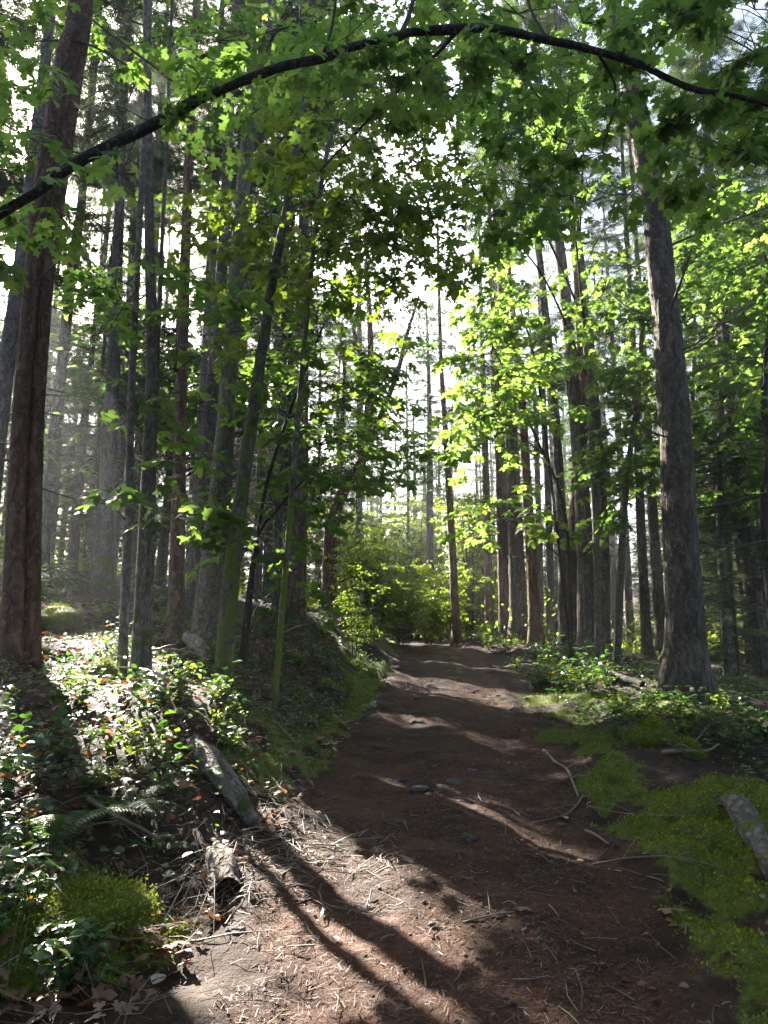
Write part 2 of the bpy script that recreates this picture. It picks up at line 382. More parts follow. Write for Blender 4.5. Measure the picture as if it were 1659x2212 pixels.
M_STONE = simple('path_stone', [(0, (.022, .02, .018)), (.6, (.06, .057, .052)), (1, (.13, .125, .115))], .9, .2, 18, .7)

def ground_material():
    m, ns, ls = mat('forest_floor')
    tc = N(ns, 'ShaderNodeTexCoord'); V = tc.outputs['Object']
    pa, mo = attr(ns, 'rnd'), attr(ns, 'aux')
    nb = noise(ns, ls, V, 1.7, 6, .65); nf = noise(ns, ls, V, 38, 5, .7); nm = noise(ns, ls, V, 9, 5, .6); ng = noise(ns, ls, V, 150, 2, .6)
    dirt = ramp(ns, ls, math_(ns, ls, 'ADD', math_(ns, ls, 'MULTIPLY', nb, .65), math_(ns, ls, 'MULTIPLY', nf, .45)),
                [(.34, (.005, .003, .002)), (.46, (.024, .010, .005)), (.58, (.062, .025, .011)), (.78, (.135, .060, .028))])
    grit = ramp(ns, ls, ng, [(.66, (0, 0, 0)), (.74, (1, 1, 1))])
    dirt = mix(ns, ls, math_(ns, ls, 'MULTIPLY', grit, .5), dirt, (.20, .14, .095))
    lit_ = ramp(ns, ls, math_(ns, ls, 'ADD', math_(ns, ls, 'MULTIPLY', nm, .5), math_(ns, ls, 'MULTIPLY', nf, .5)),
                [(.3, (.012, .007, .005)), (.5, (.036, .021, .012)), (.66, (.08, .045, .024)), (.8, (.15, .10, .06))])
    gm = ramp(ns, ls, math_(ns, ls, 'ADD', math_(ns, ls, 'MULTIPLY', nm, .4), math_(ns, ls, 'MULTIPLY', nf, .6)),
              [(.3, (.025, .036, .005)), (.5, (.08, .105, .012)), (.7, (.15, .18, .02))])
    c = mix(ns, ls, pa, lit_, dirt)
    mk = ramp(ns, ls, math_(ns, ls, 'ADD', mo, math_(ns, ls, 'MULTIPLY', math_(ns, ls, 'SUBTRACT', nm, .5), 1.2)), [(.35, (0, 0, 0)), (.55, (1, 1, 1))])
    c = mix(ns, ls, mk, c, gm)
    b = N(ns, 'ShaderNodeBsdfPrincipled', Roughness=.8); b.inputs['Specular IOR Level'].default_value = .22; ls.new(c, b.inputs['Base Color'])
    h = math_(ns, ls, 'ADD', math_(ns, ls, 'MULTIPLY', nf, .7), math_(ns, ls, 'ADD', math_(ns, ls, 'MULTIPLY', nm, .8), math_(ns, ls, 'MULTIPLY', ng, .25)))
    bp = N(ns, 'ShaderNodeBump', Strength=.9, Distance=.03); ls.new(h, bp.inputs['Height']); ls.new(bp.outputs[0], b.inputs['Normal'])
    o = N(ns, 'ShaderNodeOutputMaterial'); ls.new(b.outputs[0], o.inputs[0]); return m
M_GROUND = ground_material()

# ------------------------------------------------------------------ ground and path
def grow(a, b, s0, k):
    r = [a]; s = s0
    while r[-1] < b: r.append(r[-1]+s); s *= k
    return r
ys = np.array(list(np.arange(-4, 1.5, .25))+list(np.arange(1.5, 9, .045))+grow(9, 260, .05, 1.028))
xr = grow(4.5, 200, .06, 1.07); xs = np.array([-q for q in xr[::-1]]+list(np.arange(-4.44, 4.45, .05))+xr)
X, Y = np.meshgrid(xs, ys); Z = H(X, Y); PM, MM = masks(X, Y)
ny, nx = X.shape; idx = np.arange(ny*nx).reshape(ny, nx)
quads = np.stack([idx[:-1, :-1], idx[:-1, 1:], idx[1:, 1:], idx[1:, :-1]], -1).reshape(-1, 4)
pf = PM.ravel()[quads].mean(1) > .5
V3 = np.stack([X, Y, Z], -1).reshape(-1, 3)
def submesh(name, q):
    u, inv = np.unique(q.ravel(), return_inverse=True); mb = MB()
    mb.add(V3[u], inv.reshape(-1, 4), PM.ravel()[u], MM.ravel()[u]); return link(name, mb.mesh(name, mat=M_GROUND, smooth=True))
tag(submesh('ground', quads[~pf]), 'forest floor of dark litter and moss beside the path', 'ground', kind='structure')
tag(submesh('dirt_path', quads[pf]), 'brown dirt path covered in needles running into the forest', 'path', kind='structure')

# ------------------------------------------------------------------ trunks
def trunk_line(pts, Y, top, R0=None):
    """pts: measured (x, y, width) from the foot up; returns world points and radii, continued up to height top."""
    P, R = [], []
    for x, y, wd in pts:
        p = at(x, y, Y); P.append(p); R.append(wd*.5*mpp(Y)*.86)
    P, R = np.array(P), np.array(R)
    g = Hs(P[0][0], P[0][1]); P[0][2] = g-.12
    if P[-1][2] < top:
        d = (P[-1]-P[0]); d = d/d[2]
        n = 3
        z0, r0 = P[-1][2], R[-1]
        for k in range(1, n+1):
            z = z0+(top-z0)*k/n
            P = np.vstack([P, P[len(R)-1]+d*.6*(z-P[len(R)-1][2])*np.array([1, 1, 0])+np.array([0, 0, z-P[len(R)-1][2]])])
            R = np.append(R, r0*(1-k/n)+.02)
    return P, R
def dead_branches(root, loc, line, n, z0, z1, Lr, seed, r=.012):
    for k in range(n):
        mb = MB(); dead_limbs(mb, line, 1, z0, z1, Lr, seed*131+k, r=r); link('branch', mb.mesh('branch', loc, M_TWIG), root)
def dead_limbs(mb, line, n, z0, z1, Lr, seed, droop=.05, r=.012):
    rg = np.random.default_rng(seed)
    for _ in range(n):
        z = rg.uniform(z0, z1); i = int(np.argmin(np.abs(line[:, 2]-z))); p = line[i, :3]; rad = line[i, 3]
        a = rg.uniform(0, 2*math.pi); L = rg.uniform(*Lr); d = np.array([math.cos(a), math.sin(a), rg.uniform(-.15, .25)])
        s = p+d*rad*.8; ds = rg.uniform(-1, 1)*droop
        pts = [s, s+d*L*.5+[0, 0, ds*L], s+d*L+np.array([rg.uniform(-.1, .1)*L, rg.uniform(-.1, .1)*L, ds*3*L+rg.uniform(-.1, .15)*L])]
        tube(mb, pts, [r*(.7+L*.35), r*.65*(.7+L*.3), r*.2], 5, .2, rnd=rg.uniform(0, 1))
        for q in range(int(L*2.5)):
            t = rg.uniform(.35, .95); b = s+d*L*t+[0, 0, ds*L*2*t*t]
            e = b+(d*rg.uniform(.1, .5)+rg.normal(0, .5, 3)*[1, 1, .4])*L*.3
            tube(mb, [b, e], [r*.35, r*.12], 3, None, rnd=rg.uniform(0, 1), cap=False)

# feathery conifer sprays
def spray_template(nn=9, wdt=.1):
    v, f = [], []
    for i in range(nn):
        t = i/nn; l = .42*(1-t*.75)
        for s in (-1, 1):
            k = len(v); v += [(0, t-.02, 0), (0, t+.085, 0), (s*l, t+.30+.1*(1-t), -.06*l)]; f.append((k, k+1, k+2))
    return np.array(v, float), np.array(f)
SPR = spray_template(6)
def conifer_crown(seed, Hb, Ht, Lmax, nb, per=26, low=.5, size=(.32, .62)):
    rg = np.random.default_rng(seed); mb = MB(); tw = MB()
    pos, yd, nd, sc, rn = [], [], [], [], []
    for b in range(nb):
        t = rg.uniform(0, 1)**.9; z = Hb+(Ht-Hb)*t
        L = Lmax*(1-t)**.75*rg.uniform(.55, 1.1)*(low+(1-low)*min(1, t*5))+.3
        a = rg.uniform(0, 2*math.pi); d = np.array([math.cos(a), math.sin(a), 0]); side = np.array([-d[1], d[0], 0])
        sl = rg.uniform(-.35, .1)+.25*t
        tt = np.linspace(.0, 1, 6)
        line = np.array([[0, 0, z]])+d*(tt*L)[:, None]+np.array([0, 0, 1])*((sl*tt+.18*tt**3)*L)[:, None]
        tube(tw, line, .022*(1-tt*.85)*(.5+L*.3), 4, None, rnd=rg.uniform(0, .6), cap=False)
        m = int(per*L/Lmax)+4
        q = rg.uniform(.15, 1, m)**.8; p = np.array([0, 0, z])+d*(q*L)[:, None]+np.array([0, 0, 1])*((sl*q+.18*q**3)*L)[:, None]
        sg = rg.choice([-1, 1], m); y = d*.55+side*(sg*rg.uniform(.35, 1.1, m))[:, None]+np.array([0, 0, 1])*rg.uniform(-.55, .05, m)[:, None]
        pos.append(p+rg.normal(0, .04, (m, 3))); yd.append(y); nd.append(np.array([0, 0, 1])+rg.normal(0, .35, (m, 3)))
        sc.append(rg.uniform(*size, m)*(1.15-.5*q)); rn.append(np.clip(rg.normal(.45, .25, m)+rg.normal(0, .1), 0, 1))
    pos, yd, nd, sc, rn = map(np.concatenate, (pos, yd, nd, sc, rn))
    scatter(mb, *SPR, pos, frames(yd, nd), sc, rn)
    return mb, tw
CROWNS = []
for i, (hb, ht, lm, nb, per) in enumerate([(8.5, 25, 3.3, 150, 30), (7.0, 22, 2.9, 150, 28), (10.5, 28, 3.6, 160, 32), (6.0, 19, 2.6, 140, 26), (9.5, 24, 3.2, 150, 30)]):
    mb, tw = conifer_crown(100+i, hb, ht, lm, nb, per)
    CROWNS.append((hb, ht, mb.mesh('crown', mat=M_NEEDLE), tw.mesh('crown_limbs', mat=M_TWIG)))
THIN = []
for i, (hb, ht, lm, nb, per) in enumerate([(8.5, 25, 2.8, 80, 16), (7.0, 22, 2.4, 80, 15), (10.5, 28, 3.0, 85, 16), (6.0, 19, 2.2, 75, 15), (9.5, 24, 2.7, 80, 16)]):
    mb, tw = conifer_crown(140+i, hb, ht, lm, nb, per)
    THIN.append((mb.mesh('crown', mat=M_NEEDLE), tw.mesh('crown_limbs', mat=M_TWIG)))

def fir(label, pts, base=None, Y=None, mat_=M_FIR, top=24, seed=1, limbs=14, lz=(2.5, 9), lr=(.5, 1.6), crown=0, flare=.6, moss=.42, mossh=2.2, ridge=.10, segs=24, group=None, name='fir_tree', cat='tree', limb_r=.012):
    """A conifer standing where the measured foot meets the ground; the trunk follows the measured points."""
    if Y is None: Y = ground_at(pts[0][0], pts[0][1])[1]
    P, R = trunk_line(pts, Y, top)
    loc = P[0]+[0, 0, .12]
    root = thing(name, label, cat, loc, group)
    mb = MB(); PR = catmull(np.column_stack([P, R]), .10 if Y < 14 else .2)
    hgt = PR[:, 2]-PR[0, 2]
    line = tube(mb, PR[:, :3], PR[:, 3], segs, None, ridge, flare, seed, aux=.6*np.exp(-hgt/mossh)*moss*2)
    link('trunk', mb.mesh('trunk', loc, mat_, True), root)
    if limbs:
        dead_branches(root, loc, line, limbs, loc[2]+lz[0], loc[2]+lz[1], lr, seed, limb_r)
    if crown is not None:
        hb, ht, cm, ctw = CROWNS[crown % 5]; s = (top)/ht
        if P[0][0] > -1: cm, ctw = THIN[crown % 5]
        tp = line[int(np.argmin(np.abs(line[:, 2]-top*.7))), :3]
        for nm, me in (('crown', cm), ('crown_limbs', ctw)):
            o = link(nm, me, root, (tp[0]-loc[0], tp[1]-loc[1], 0)); o.rotation_euler = (0, 0, seed*1.7); o.scale = (s, s, s)
    return root, line

# ------------------------------------------------------------------ maple foliage
def twig_leaves(acc, p0, d, L, size, rg, dens=1.0, droop=.25, depth=1, tw=None, r=.004):
    """one leafy twig: nodes with opposite leaves, side twigs on the first level; acc collects leaf positions."""
    d = unit(d); n = max(3, int(L/.16)); t = np.linspace(0, 1, n+1)
    line = p0+d*(t*L)[:, None]+np.array([0, 0, -1])*(droop*L*t*t)[:, None]
    if tw is not None: tube(tw, line, r*(1-.7*t)*(.6+L*.5), 3 if r < .006 else 4, None, rnd=rg.uniform(0, .5), cap=False)
    side = unit(np.cross(d, [0, 0, 1.0]))
    for i in range(1, n+1):
        tang = unit(line[i]-line[i-1])
        for s in (-1, 1):
            if rg.uniform() > dens: continue
            ax = unit(tang*rg.uniform(.2, .9)+side*s*rg.uniform(.4, 1.0)+np.array([0, 0, rg.uniform(-.35, .15)]))
            pet = rg.uniform(.04, .12)
            acc.append((line[i]+ax*pet, ax+np.array([0, 0, -rg.uniform(0, .5)]), np.array([0, 0, 1])+rg.normal(0, .33, 3), size*rg.uniform(.55, 1.15)))
        if depth and rg.uniform() < .75 and i < n:
            s = rg.choice([-1, 1]); sd = unit(tang*.6+side*s*.8+np.array([0, 0, rg.uniform(-.2, .2)]))
            twig_leaves(acc, line[i], sd, L*.5*(1.1-t[i])*rg.uniform(.6, 1.1)+.1, size, rg, dens, droop, depth-1, tw, r*.6)
    ax = unit(line[-1]-line[-2]); acc.append((line[-1], ax, np.array([0, 0, 1])+rg.normal(0, .3, 3), size))
def leaves_mesh(name, acc, origin, mat_, rg, hi=False, tmpl=None, bias=0.0, prune=True):
    pos = np.array([a[0] for a in acc]); yd = np.array([a[1] for a in acc]); nd = np.array([a[2] for a in acc]); sc = np.array([a[3] for a in acc])
    if prune:
        k = ~(lit(pos) | lit(pos+yd/(np.linalg.norm(yd, axis=1)[:, None]+1e-9)*sc[:, None])); pos, yd, nd, sc = pos[k], yd[k], nd[k], sc[k]
    rn = np.clip(rg.normal(.45+bias, .22, len(pos))+.2*vnoise(pos[:, 0]*.8, pos[:, 1]*.8, pos[:, 2]*.8, 3), 0, 1)
    mb = MB(); scatter(mb, *(tmpl or (MAPLE_HI if hi else MAPLE_LO)), pos-sc[:, None]*0, frames(yd, nd), sc, rn); return mb.mesh(name, origin, mat_)
def blob_foliage(root, loc, stem, blobs, rg, size, mat_=M_LEAF, hi=False, tmpl=None, bias=0.0, twmat=M_BRANCH, limb_r=.018, spl=(.5, 1.1), prune=True, dens=.64, up=.1, depth=1):
    """leafy limbs that reach from the stem into measured regions: (x, y, rx, ry, Y, dY, n)."""
    acc, tw = [], MB()
    for (bx, by, rx, ry, Y, dY, n) in blobs:
        c = at(bx, by, Y)
        if stem is not None:
            dz = np.linalg.norm((stem[:, :3]-c)[:, :2], axis=1)*.45
            cand = np.abs(stem[:, 2]-(c[2]-dz))+.5*np.linalg.norm((stem[:, :3]-c)[:, :2], axis=1); i = int(np.argmin(cand)); s = stem[i, :3]
            mid = s*.5+c*.5+[0, 0, .12*np.linalg.norm(c-s)]
            lr_ = min(limb_r*(.5+.25*np.linalg.norm(c-s)), stem[i, 3]*.6)
            limb = tube(tw, [s, mid, c], [lr_, lr_*.7, lr_*.3], 6, .15, cap=False, rnd=.2)
        else: limb = None
        for q in range(n):
            a, rr = rg.uniform(0, 2*math.pi), math.sqrt(rg.uniform())
            p = at(bx+rx*rr*math.cos(a), by+ry*rr*math.sin(a), Y+rg.uniform(-dY, dY))
            if p[2] < Hs(p[0], p[1])+.25: continue
            h = rg.uniform(0, 2*math.pi)
            if limb is not None:
                j = int(np.argmin(np.linalg.norm(limb[:, :3]-p, axis=1)+np.linspace(.3, 0, len(limb)))); b = limb[j, :3]; dd = p-b
                tube(tw, [b, b*.5+p*.5+[0, 0, .05*np.linalg.norm(dd)], p], [.007, .005, .0035], 3, None, cap=False, rnd=.2)
                d = unit(unit(dd)*.8+np.array([math.cos(h), math.sin(h), up])*.8)
            else: d = np.array([math.cos(h), math.sin(h), up])
            d[2] *= .5
            twig_leaves(acc, p, d, rg.uniform(*spl), size, rg, dens, .25, depth, tw, .0045)
    link('leafy_twigs', tw.mesh('leafy_twigs', loc, twmat), root)
    link('foliage', leaves_mesh('foliage', acc, loc, mat_, rg, hi, tmpl, bias, prune), root)
    return len(acc)
NLEAF = 0

# --- left side trees ---------------------------------------------------------------------------------
def multi(label, stems, Y, mat_, top, seed, name, moss, blobs=(), size=.16, leafmat=M_LEAF, mossh=1.0, limbs=0, hi=False, crown=None, segs=18, flare=.25, group=None, **kw):
    """a tree of several stems, each a trunk of its own, with leafy limbs."""
    P0 = at(stems[0][0][0], stems[0][0][1], Y); loc = np.array([P0[0], P0[1], Hs(P0[0], P0[1])])
    root = thing(name, label, 'tree', loc, group); lines = []
    for k, st in enumerate(stems):
        P, R = trunk_line(st, Y+.12*k, top if np.ndim(top) == 0 else top[k]); mb = MB(); PR = catmull(np.column_stack([P, R]), .1)
        hg = PR[:, 2]-PR[0, 2]
        ln = tube(mb, PR[:, :3], PR[:, 3], segs, None, .05, flare, seed+k, aux=np.exp(-hg/mossh)*moss*.8); lines.append(ln)
        link('trunk', mb.mesh('trunk', loc, mat_, True), root)
        if limbs:
            dead_branches(root, loc, ln, limbs, loc[2]+2, loc[2]+9, (.4, 1.4), seed+k)
    if crown is not None:
        hb, ht, cm, ctw = CROWNS[crown]; s = top/ht; tp = lines[0][int(np.argmin(np.abs(lines[0][:, 2]-top*.7))), :3]
        for nm, me in (('crown', cm), ('crown_limbs', ctw)):
            o = link(nm, me, root, (tp[0]-loc[0], tp[1]-loc[1], 0)); o.scale = (s, s, s)
    if blobs:
        rg = np.random.default_rng(seed); blob_foliage(root, loc, np.vstack(lines), blobs, rg, size, leafmat, hi, **kw)
    return root, lines

multi('tall twin stemmed fir with reddish base, leftmost big trunk on the bank',
      [[(24, 1450, 54), (42, 950, 44), (70, 600, 42), (95, 380, 46), (145, 120, 60), (172, 0, 58)], [(66, 1450, 44), (77, 950, 38), (101, 600, 38), (126, 400, 46), (160, 150, 52), (182, 0, 48)]],
      8.0, M_FIRRED, 24, 11, 'fir_tree', .25, limbs=8, segs=28)
fir('dark rough fir behind the forked stems, second from the left twin fir', [(382, 1372, 44), (385, 1100, 35), (396, 700, 29), (408, 350, 25), (425, 0, 22)], mat_=M_FIRRED, seed=3, crown=None, Y=10.8)
fir('pale lichen covered fir close behind the wide smooth trunk', [(425, 1330, 44), (445, 1000, 38), (478, 600, 30), (496, 250, 24)], seed=4, crown=None, Y=13.2, mat_=M_FIR)
r5, l5 = multi('wide pale smooth trunked maple on the left bank next to the mossy leaning one',
      [[(438, 1388, 66), (458, 1200, 53), (492, 850, 44), (530, 350, 38), (556, 190, 34), (585, 0, 28)]], 10.0, M_PALE, 15, 21, 'maple_tree', .75, mossh=.7, segs=26,
      blobs=[(330, 20, 190, 40, 9.5, 1.5, 8), (600, 60, 170, 90, 9.5, 1.5, 18), (770, 60, 140, 80, 10.5, 1.5, 16), (930, 130, 120, 110, 11, 1.5, 16), (700, 220, 110, 90, 10.5, 1.5, 10), (560, 300, 90, 90, 10.5, 1.5, 10), (450, 420, 70, 60, 9.5, 1, 6)], size=.14)
r6, l6 = multi('leaning maple with thick moss on its trunk beside the path on the left',
      [[(482, 1445, 48), (505, 1200, 39), (545, 900, 32), (590, 600, 26), (620, 445, 22), (648, 250, 20), (652, 30, 14)],
       [(620, 447, 16), (700, 360, 13), (800, 250, 11), (900, 145, 9), (965, 85, 7)]], 8.3, M_MOSSY, (11, 6.9), 31, 'maple_tree', .95, mossh=5.0, segs=22, flare=.12,
      blobs=[(850, 470, 110, 110, 8.3, 1.0, 48), (700, 520, 120, 130, 8.5, 1.0, 18), (760, 330, 150, 120, 8.0, 1, 28), (560, 480, 110, 120, 9, 1, 18), (690, 760, 80, 120, 9.4, .8, 12)], size=.135, leafmat=M_LEAFY)
multi('slim grey maple clump with a forked broken stump at its foot on the left',
      [[(266, 1425, 24), (276, 1150, 21), (284, 850, 19), (296, 600, 17), (325, 0, 12)], [(294, 1400, 22), (310, 1150, 25), (328, 780, 29), (322, 480, 26), (318, 0, 23)],
       [(318, 1370, 32), (322, 1180, 26), (332, 900, 20), (345, 640, 13), (362, 250, 10), (372, 0, 9)]], 7.6, M_PALE, (9, 14, 11), 41, 'maple_tree', .9, mossh=.9,
      blobs=[(215, 1085, 45, 22, 7.2, .3, 3), (330, 1010, 120, 60, 8, 1, 5), (250, 620, 110, 110, 8, 1, 12), (380, 800, 90, 120, 8, 1, 8), (60, 330, 60, 150, 8, 1.2, 7), (440, 130, 40, 110, 8, 1, 4), (50, 90, 80, 100, 8, 1, 6), (380, 1120, 60, 40, 7.6, .5, 4)], size=.16)
fir('thin leaning hazy fir between the twin fir and the maple clump', [(92, 1165, 34), (118, 950, 30), (148, 650, 28), (178, 420, 24), (215, 0, 18)], seed=6, crown=3, Y=20, mat_=M_FARBARK, limbs=18)
fir('grey fir at the left edge of the photo behind the twin fir', [(-20, 1060, 44), (15, 780, 40), (42, 590, 36), (90, 200, 30)], seed=7, crown=None, Y=13, mat_=M_FARBARK)
fir('hazy mossy based fir on the hillside behind the maple clump', [(222, 1240, 46), (236, 950, 36), (250, 700, 30), (262, 300, 26)], seed=8, crown=0, Y=16, mat_=M_FARBARK, moss=.5)
fir('gnarled dark fir with deeply furrowed bark left of the path', [(640, 1305, 46), (650, 1120, 34), (657, 850, 24), (658, 500, 20), (655, 200, 17)], seed=9, crown=2, Y=15.5, mat_=M_FIRRED, ridge=.16)
multi('pair of thin grey firs standing together behind the leaning mossy maple', [[(598, 1312, 26), (606, 1000, 22), (616, 600, 18), (622, 200, 15)], [(618, 1290, 18), (622, 1000, 16), (630, 600, 13)]], 17, M_FIR, 21, 61, 'fir_tree', .4, limbs=12, crown=3, segs=14)
fir('thin dark fir just behind the wide pale maple trunk', [(478, 1370, 26), (492, 1000, 22), (516, 600, 18), (540, 200, 14)], seed=12, crown=None, Y=12.5, mat_=M_FIR)
# sapling foliage left of centre
multi('bushy young maple sapling with flat leaf layers left of the path', [[(527, 1388, 16), (545, 1250, 12), (575, 1050, 10), (640, 850, 7), (700, 700, 5)], [(520, 1392, 12), (552, 1180, 9), (600, 1100, 7), (690, 1000, 5)]],
      9.6, M_BRANCH, (4.6, 3.6), 71, 'maple_sapling', .2, flare=.1, segs=8,
      blobs=[(660, 830, 110, 90, 9.8, 1, 20), (690, 960, 130, 80, 9.8, 1, 22), (620, 700, 90, 80, 9.8, 1, 14), (600, 1090, 90, 60, 9.4, .6, 12), (740, 880, 60, 120, 10.5, 1, 14), (570, 1170, 45, 25, 9, .3, 4), (760, 1000, 90, 60, 11, 1, 12)], size=.15)

# --- right side trees --------------------------------------------------------------------------------
rb, lb = fir('largest fir on the right with rough grey bark and bare branches', [(1482, 1545, 104), (1478, 1350, 88), (1462, 1000, 82), (1440, 700, 70), (1408, 420, 66), (1365, 180, 54), (1325, 0, 44)],
    Y=10.6, mat_=M_FIR, seed=15, limbs=0, crown=None, top=26, segs=56, ridge=.15, flare=.5, moss=.45, mossh=.5)
rg = np.random.default_rng(5)
for (sx, sy, mx, my, ex, ey, dy, r) in [(1430, 600, 1380, 575, 1320, 590, 1.0, .013), (1475, 860, 1420, 850, 1380, 870, -.4, .012), (1390, 310, 1440, 290, 1500, 285, .3, .013), (1455, 760, 1500, 745, 1560, 700, -.9, .014), (1490, 980, 1560, 960, 1640, 955, .3, .013),
        (1440, 690, 1470, 610, 1495, 535, -1.2, .022), (1412, 470, 1440, 420, 1468, 370, -.8, .018), (1470, 820, 1560, 780, 1659, 770, 1.0, .02),
        (1462, 770, 1540, 730, 1640, 640, .8, .017), (1500, 1100, 1580, 1085, 1700, 1050, -.3, .016), (1510, 1170, 1590, 1180, 1720, 1150, .5, .017), (1425, 540, 1520, 500, 1680, 440, .6, .02),
        (1380, 290, 1470, 250, 1560, 200, .6, .015), (1450, 700, 1350, 660, 1290, 600, 1.2, .014), (1460, 950, 1400, 930, 1370, 900, -.6, .012), (1415, 440, 1330, 420, 1200, 470, 1.4, .013),
        (1490, 1010, 1540, 1000, 1600, 985, -.5, .012), (1480, 900, 1550, 885, 1640, 905, .5, .013), (1405, 380, 1330, 450, 1270, 560, .4, .011), (1395, 330, 1450, 330, 1530, 350, -.5, .011), (1510, 1250, 1580, 1260, 1650, 1235, .2, .011)]:
    r *= 1.25; mb = MB(); a, b, c = at(sx, sy, 10.6), at(mx, my, 10.6+dy*.5), at(ex, ey, 10.6+dy)
    ln = tube(mb, [a, b, c], [r, r*.75, r*.35], 6, .1, rnd=.3, wob=.15, seed=int(sx))
    for _ in range(7):
        i = rg.integers(len(ln)//3, len(ln)); p = ln[i, :3]; d = unit(c-a)*.6+rg.normal(0, .5, 3); tube(mb, [p, p+d*.15+[0, 0, .02], p+d*rg.uniform(.25, .6)], [r*.35, r*.25, r*.1], 4, None, rnd=.4, cap=False)
    link('branch', mb.mesh('branch', np.array(rb.location), M_TWIG), rb)
fir('thick scaly barked fir in the clump on the right, foremost of the clump', [(1272, 1430, 50), (1262, 1150, 42), (1240, 850, 34), (1212, 560, 28), (1180, 300, 24), (1140, 0, 20)], seed=16, crown=2, mat_=M_FIR, moss=.3, ridge=.14, Y=18.3)
fir('slimmer scaly fir touching the thick clump fir on its right side', [(1306, 1435, 30), (1302, 1150, 28), (1283, 850, 25), (1258, 600, 22), (1235, 400, 19), (1205, 100, 15)], seed=17, crown=3, mat_=M_FIR, ridge=.12, Y=18.0)
fir('brown barked fir half hidden behind the clump on the right', [(1246, 1400, 40), (1245, 1100, 36), (1262, 850, 34), (1258, 700, 32), (1240, 480, 28), (1200, 100, 20)], seed=18, crown=0, mat_=M_FIRORANGE, Y=21)
fir('grey lichen spotted fir at the left of the right hand clump', [(1221, 1405, 32), (1212, 1100, 26), (1190, 800, 23), (1165, 560, 20), (1140, 330, 17), (1115, 0, 13)], seed=19, crown=1, mat_=M_FIR, Y=20.5, ridge=.12)
fir('orange brown fir trunk standing right of the path', [(1157, 1385, 32), (1145, 1150, 26), (1125, 850, 20), (1100, 600, 15)], seed=20, crown=4, mat_=M_FIRORANGE, Y=23)
fir('broad grey fir right of the path beside the orange brown trunk', [(1121, 1375, 44), (1112, 1100, 36), (1100, 850, 30), (1080, 550, 24), (1055, 250, 18)], seed=21, crown=2, mat_=M_FIR, Y=25)
fir('dark slender fir left of the broad grey one by the path', [(1090, 1368, 28), (1082, 1100, 22), (1070, 800, 18), (1060, 550, 14)], seed=22, crown=3, mat_=M_FIRRED, Y=26)
fir('slim reddish fir farther back on the right of the path', [(1056, 1310, 22), (1050, 1050, 18), (1043, 800, 14)], seed=23, crown=0, mat_=M_FIRRED, Y=32)
fir('lone slim fir right at the path edge near its far bend', [(986, 1345, 24), (975, 1150, 18), (960, 900, 14), (952, 760, 11), (945, 500, 8)], seed=24, crown=3, mat_=M_FIRRED, Y=27, top=18, lz=(2, 14), limbs=30, lr=(.6, 1.6))
fir('dark thin fir between the clump and the largest right fir', [(1398, 1410, 26), (1385, 1150, 22), (1375, 900, 18)], seed=25, crown=1, mat_=M_FIR, Y=22)
fir('second dark thin fir close to the left side of the largest right fir', [(1428, 1405, 28), (1412, 1150, 24), (1398, 900, 20)], seed=26, crown=4, mat_=M_FIR, Y=24)
fir('grey fir seen between the trunks of the right hand clump', [(1192, 1380, 20), (1185, 1100, 17), (1175, 900, 15)], seed=27, crown=2, mat_=M_FARBARK, Y=30)
# thin pale maple stem and the maples that fill the right side
multi('thin pale maple with a curved foot behind the right hand clump', [[(1325, 1330, 20), (1345, 1150, 18), (1358, 1000, 15), (1380, 830, 13), (1392, 600, 9)]], 17, M_PALE, 9, 81, 'maple_tree', .3, segs=12, flare=.1,
      blobs=[(1330, 720, 90, 90, 16, 1.5, 40), (1380, 900, 90, 110, 16.5, 1.5, 44), (1330, 1030, 70, 60, 17, 1.5, 24), (1300, 600, 70, 60, 16, 1.5, 22)], size=.19)
multi('spreading maple right of the path whose leaves glow in the sun', [[(1230, 1330, 9), (1222, 1120, 8), (1160, 950, 7), (1090, 800, 6), (1040, 700, 4)], [(1225, 1150, 7), (1165, 840, 6), (1120, 650, 4)]], 14.5, M_BRANCH, (7.5, 8.5), 91, 'maple_tree', .1, segs=8, flare=.1,
      blobs=[(1070, 640, 80, 70, 14, 1.2, 20), (1060, 760, 80, 70, 14, 1.2, 26), (1100, 860, 90, 60, 14, 1.2, 26), (1020, 900, 80, 50, 14, 1.2, 18), (1170, 740, 80, 100, 14.5, 1.2, 14), (1190, 1090, 60, 50, 14, 1, 10), (1080, 1120, 60, 40, 14, 1, 8), (985, 760, 60, 50, 14, 1, 9)], size=.175, bias=.2)
multi('leafy maple behind the largest right fir, deep in shade', [[(1560, 1330, 22), (1555, 1100, 18), (1560, 850, 15), (1570, 600, 10)]], 17, M_MOSSY, 10, 95, 'maple_tree', .6, segs=12,
      blobs=[(1560, 700, 110, 90, 16.5, 2, 70), (1590, 850, 110, 90, 16.5, 2, 76), (1600, 1000, 100, 80, 16.5, 2, 60), (1520, 590, 80, 60, 16.5, 2, 36), (1640, 620, 70, 120, 16.5, 2, 40), (1580, 480, 90, 60, 16.5, 2, 30)], size=.2)
multi('crooked dark maple at the right edge of the photo', [[(1660, 1260, 24), (1652, 1120, 20), (1662, 980, 18), (1650, 850, 16), (1668, 650, 13)]], 13, M_BRANCH, 8.5, 97, 'maple_tree', .3, segs=12,
      blobs=[(1640, 470, 80, 80, 12.5, 1.5, 18), (1650, 760, 60, 90, 12.5, 1.2, 16), (1600, 560, 60, 60, 12.5, 1.2, 10)], size=.18)

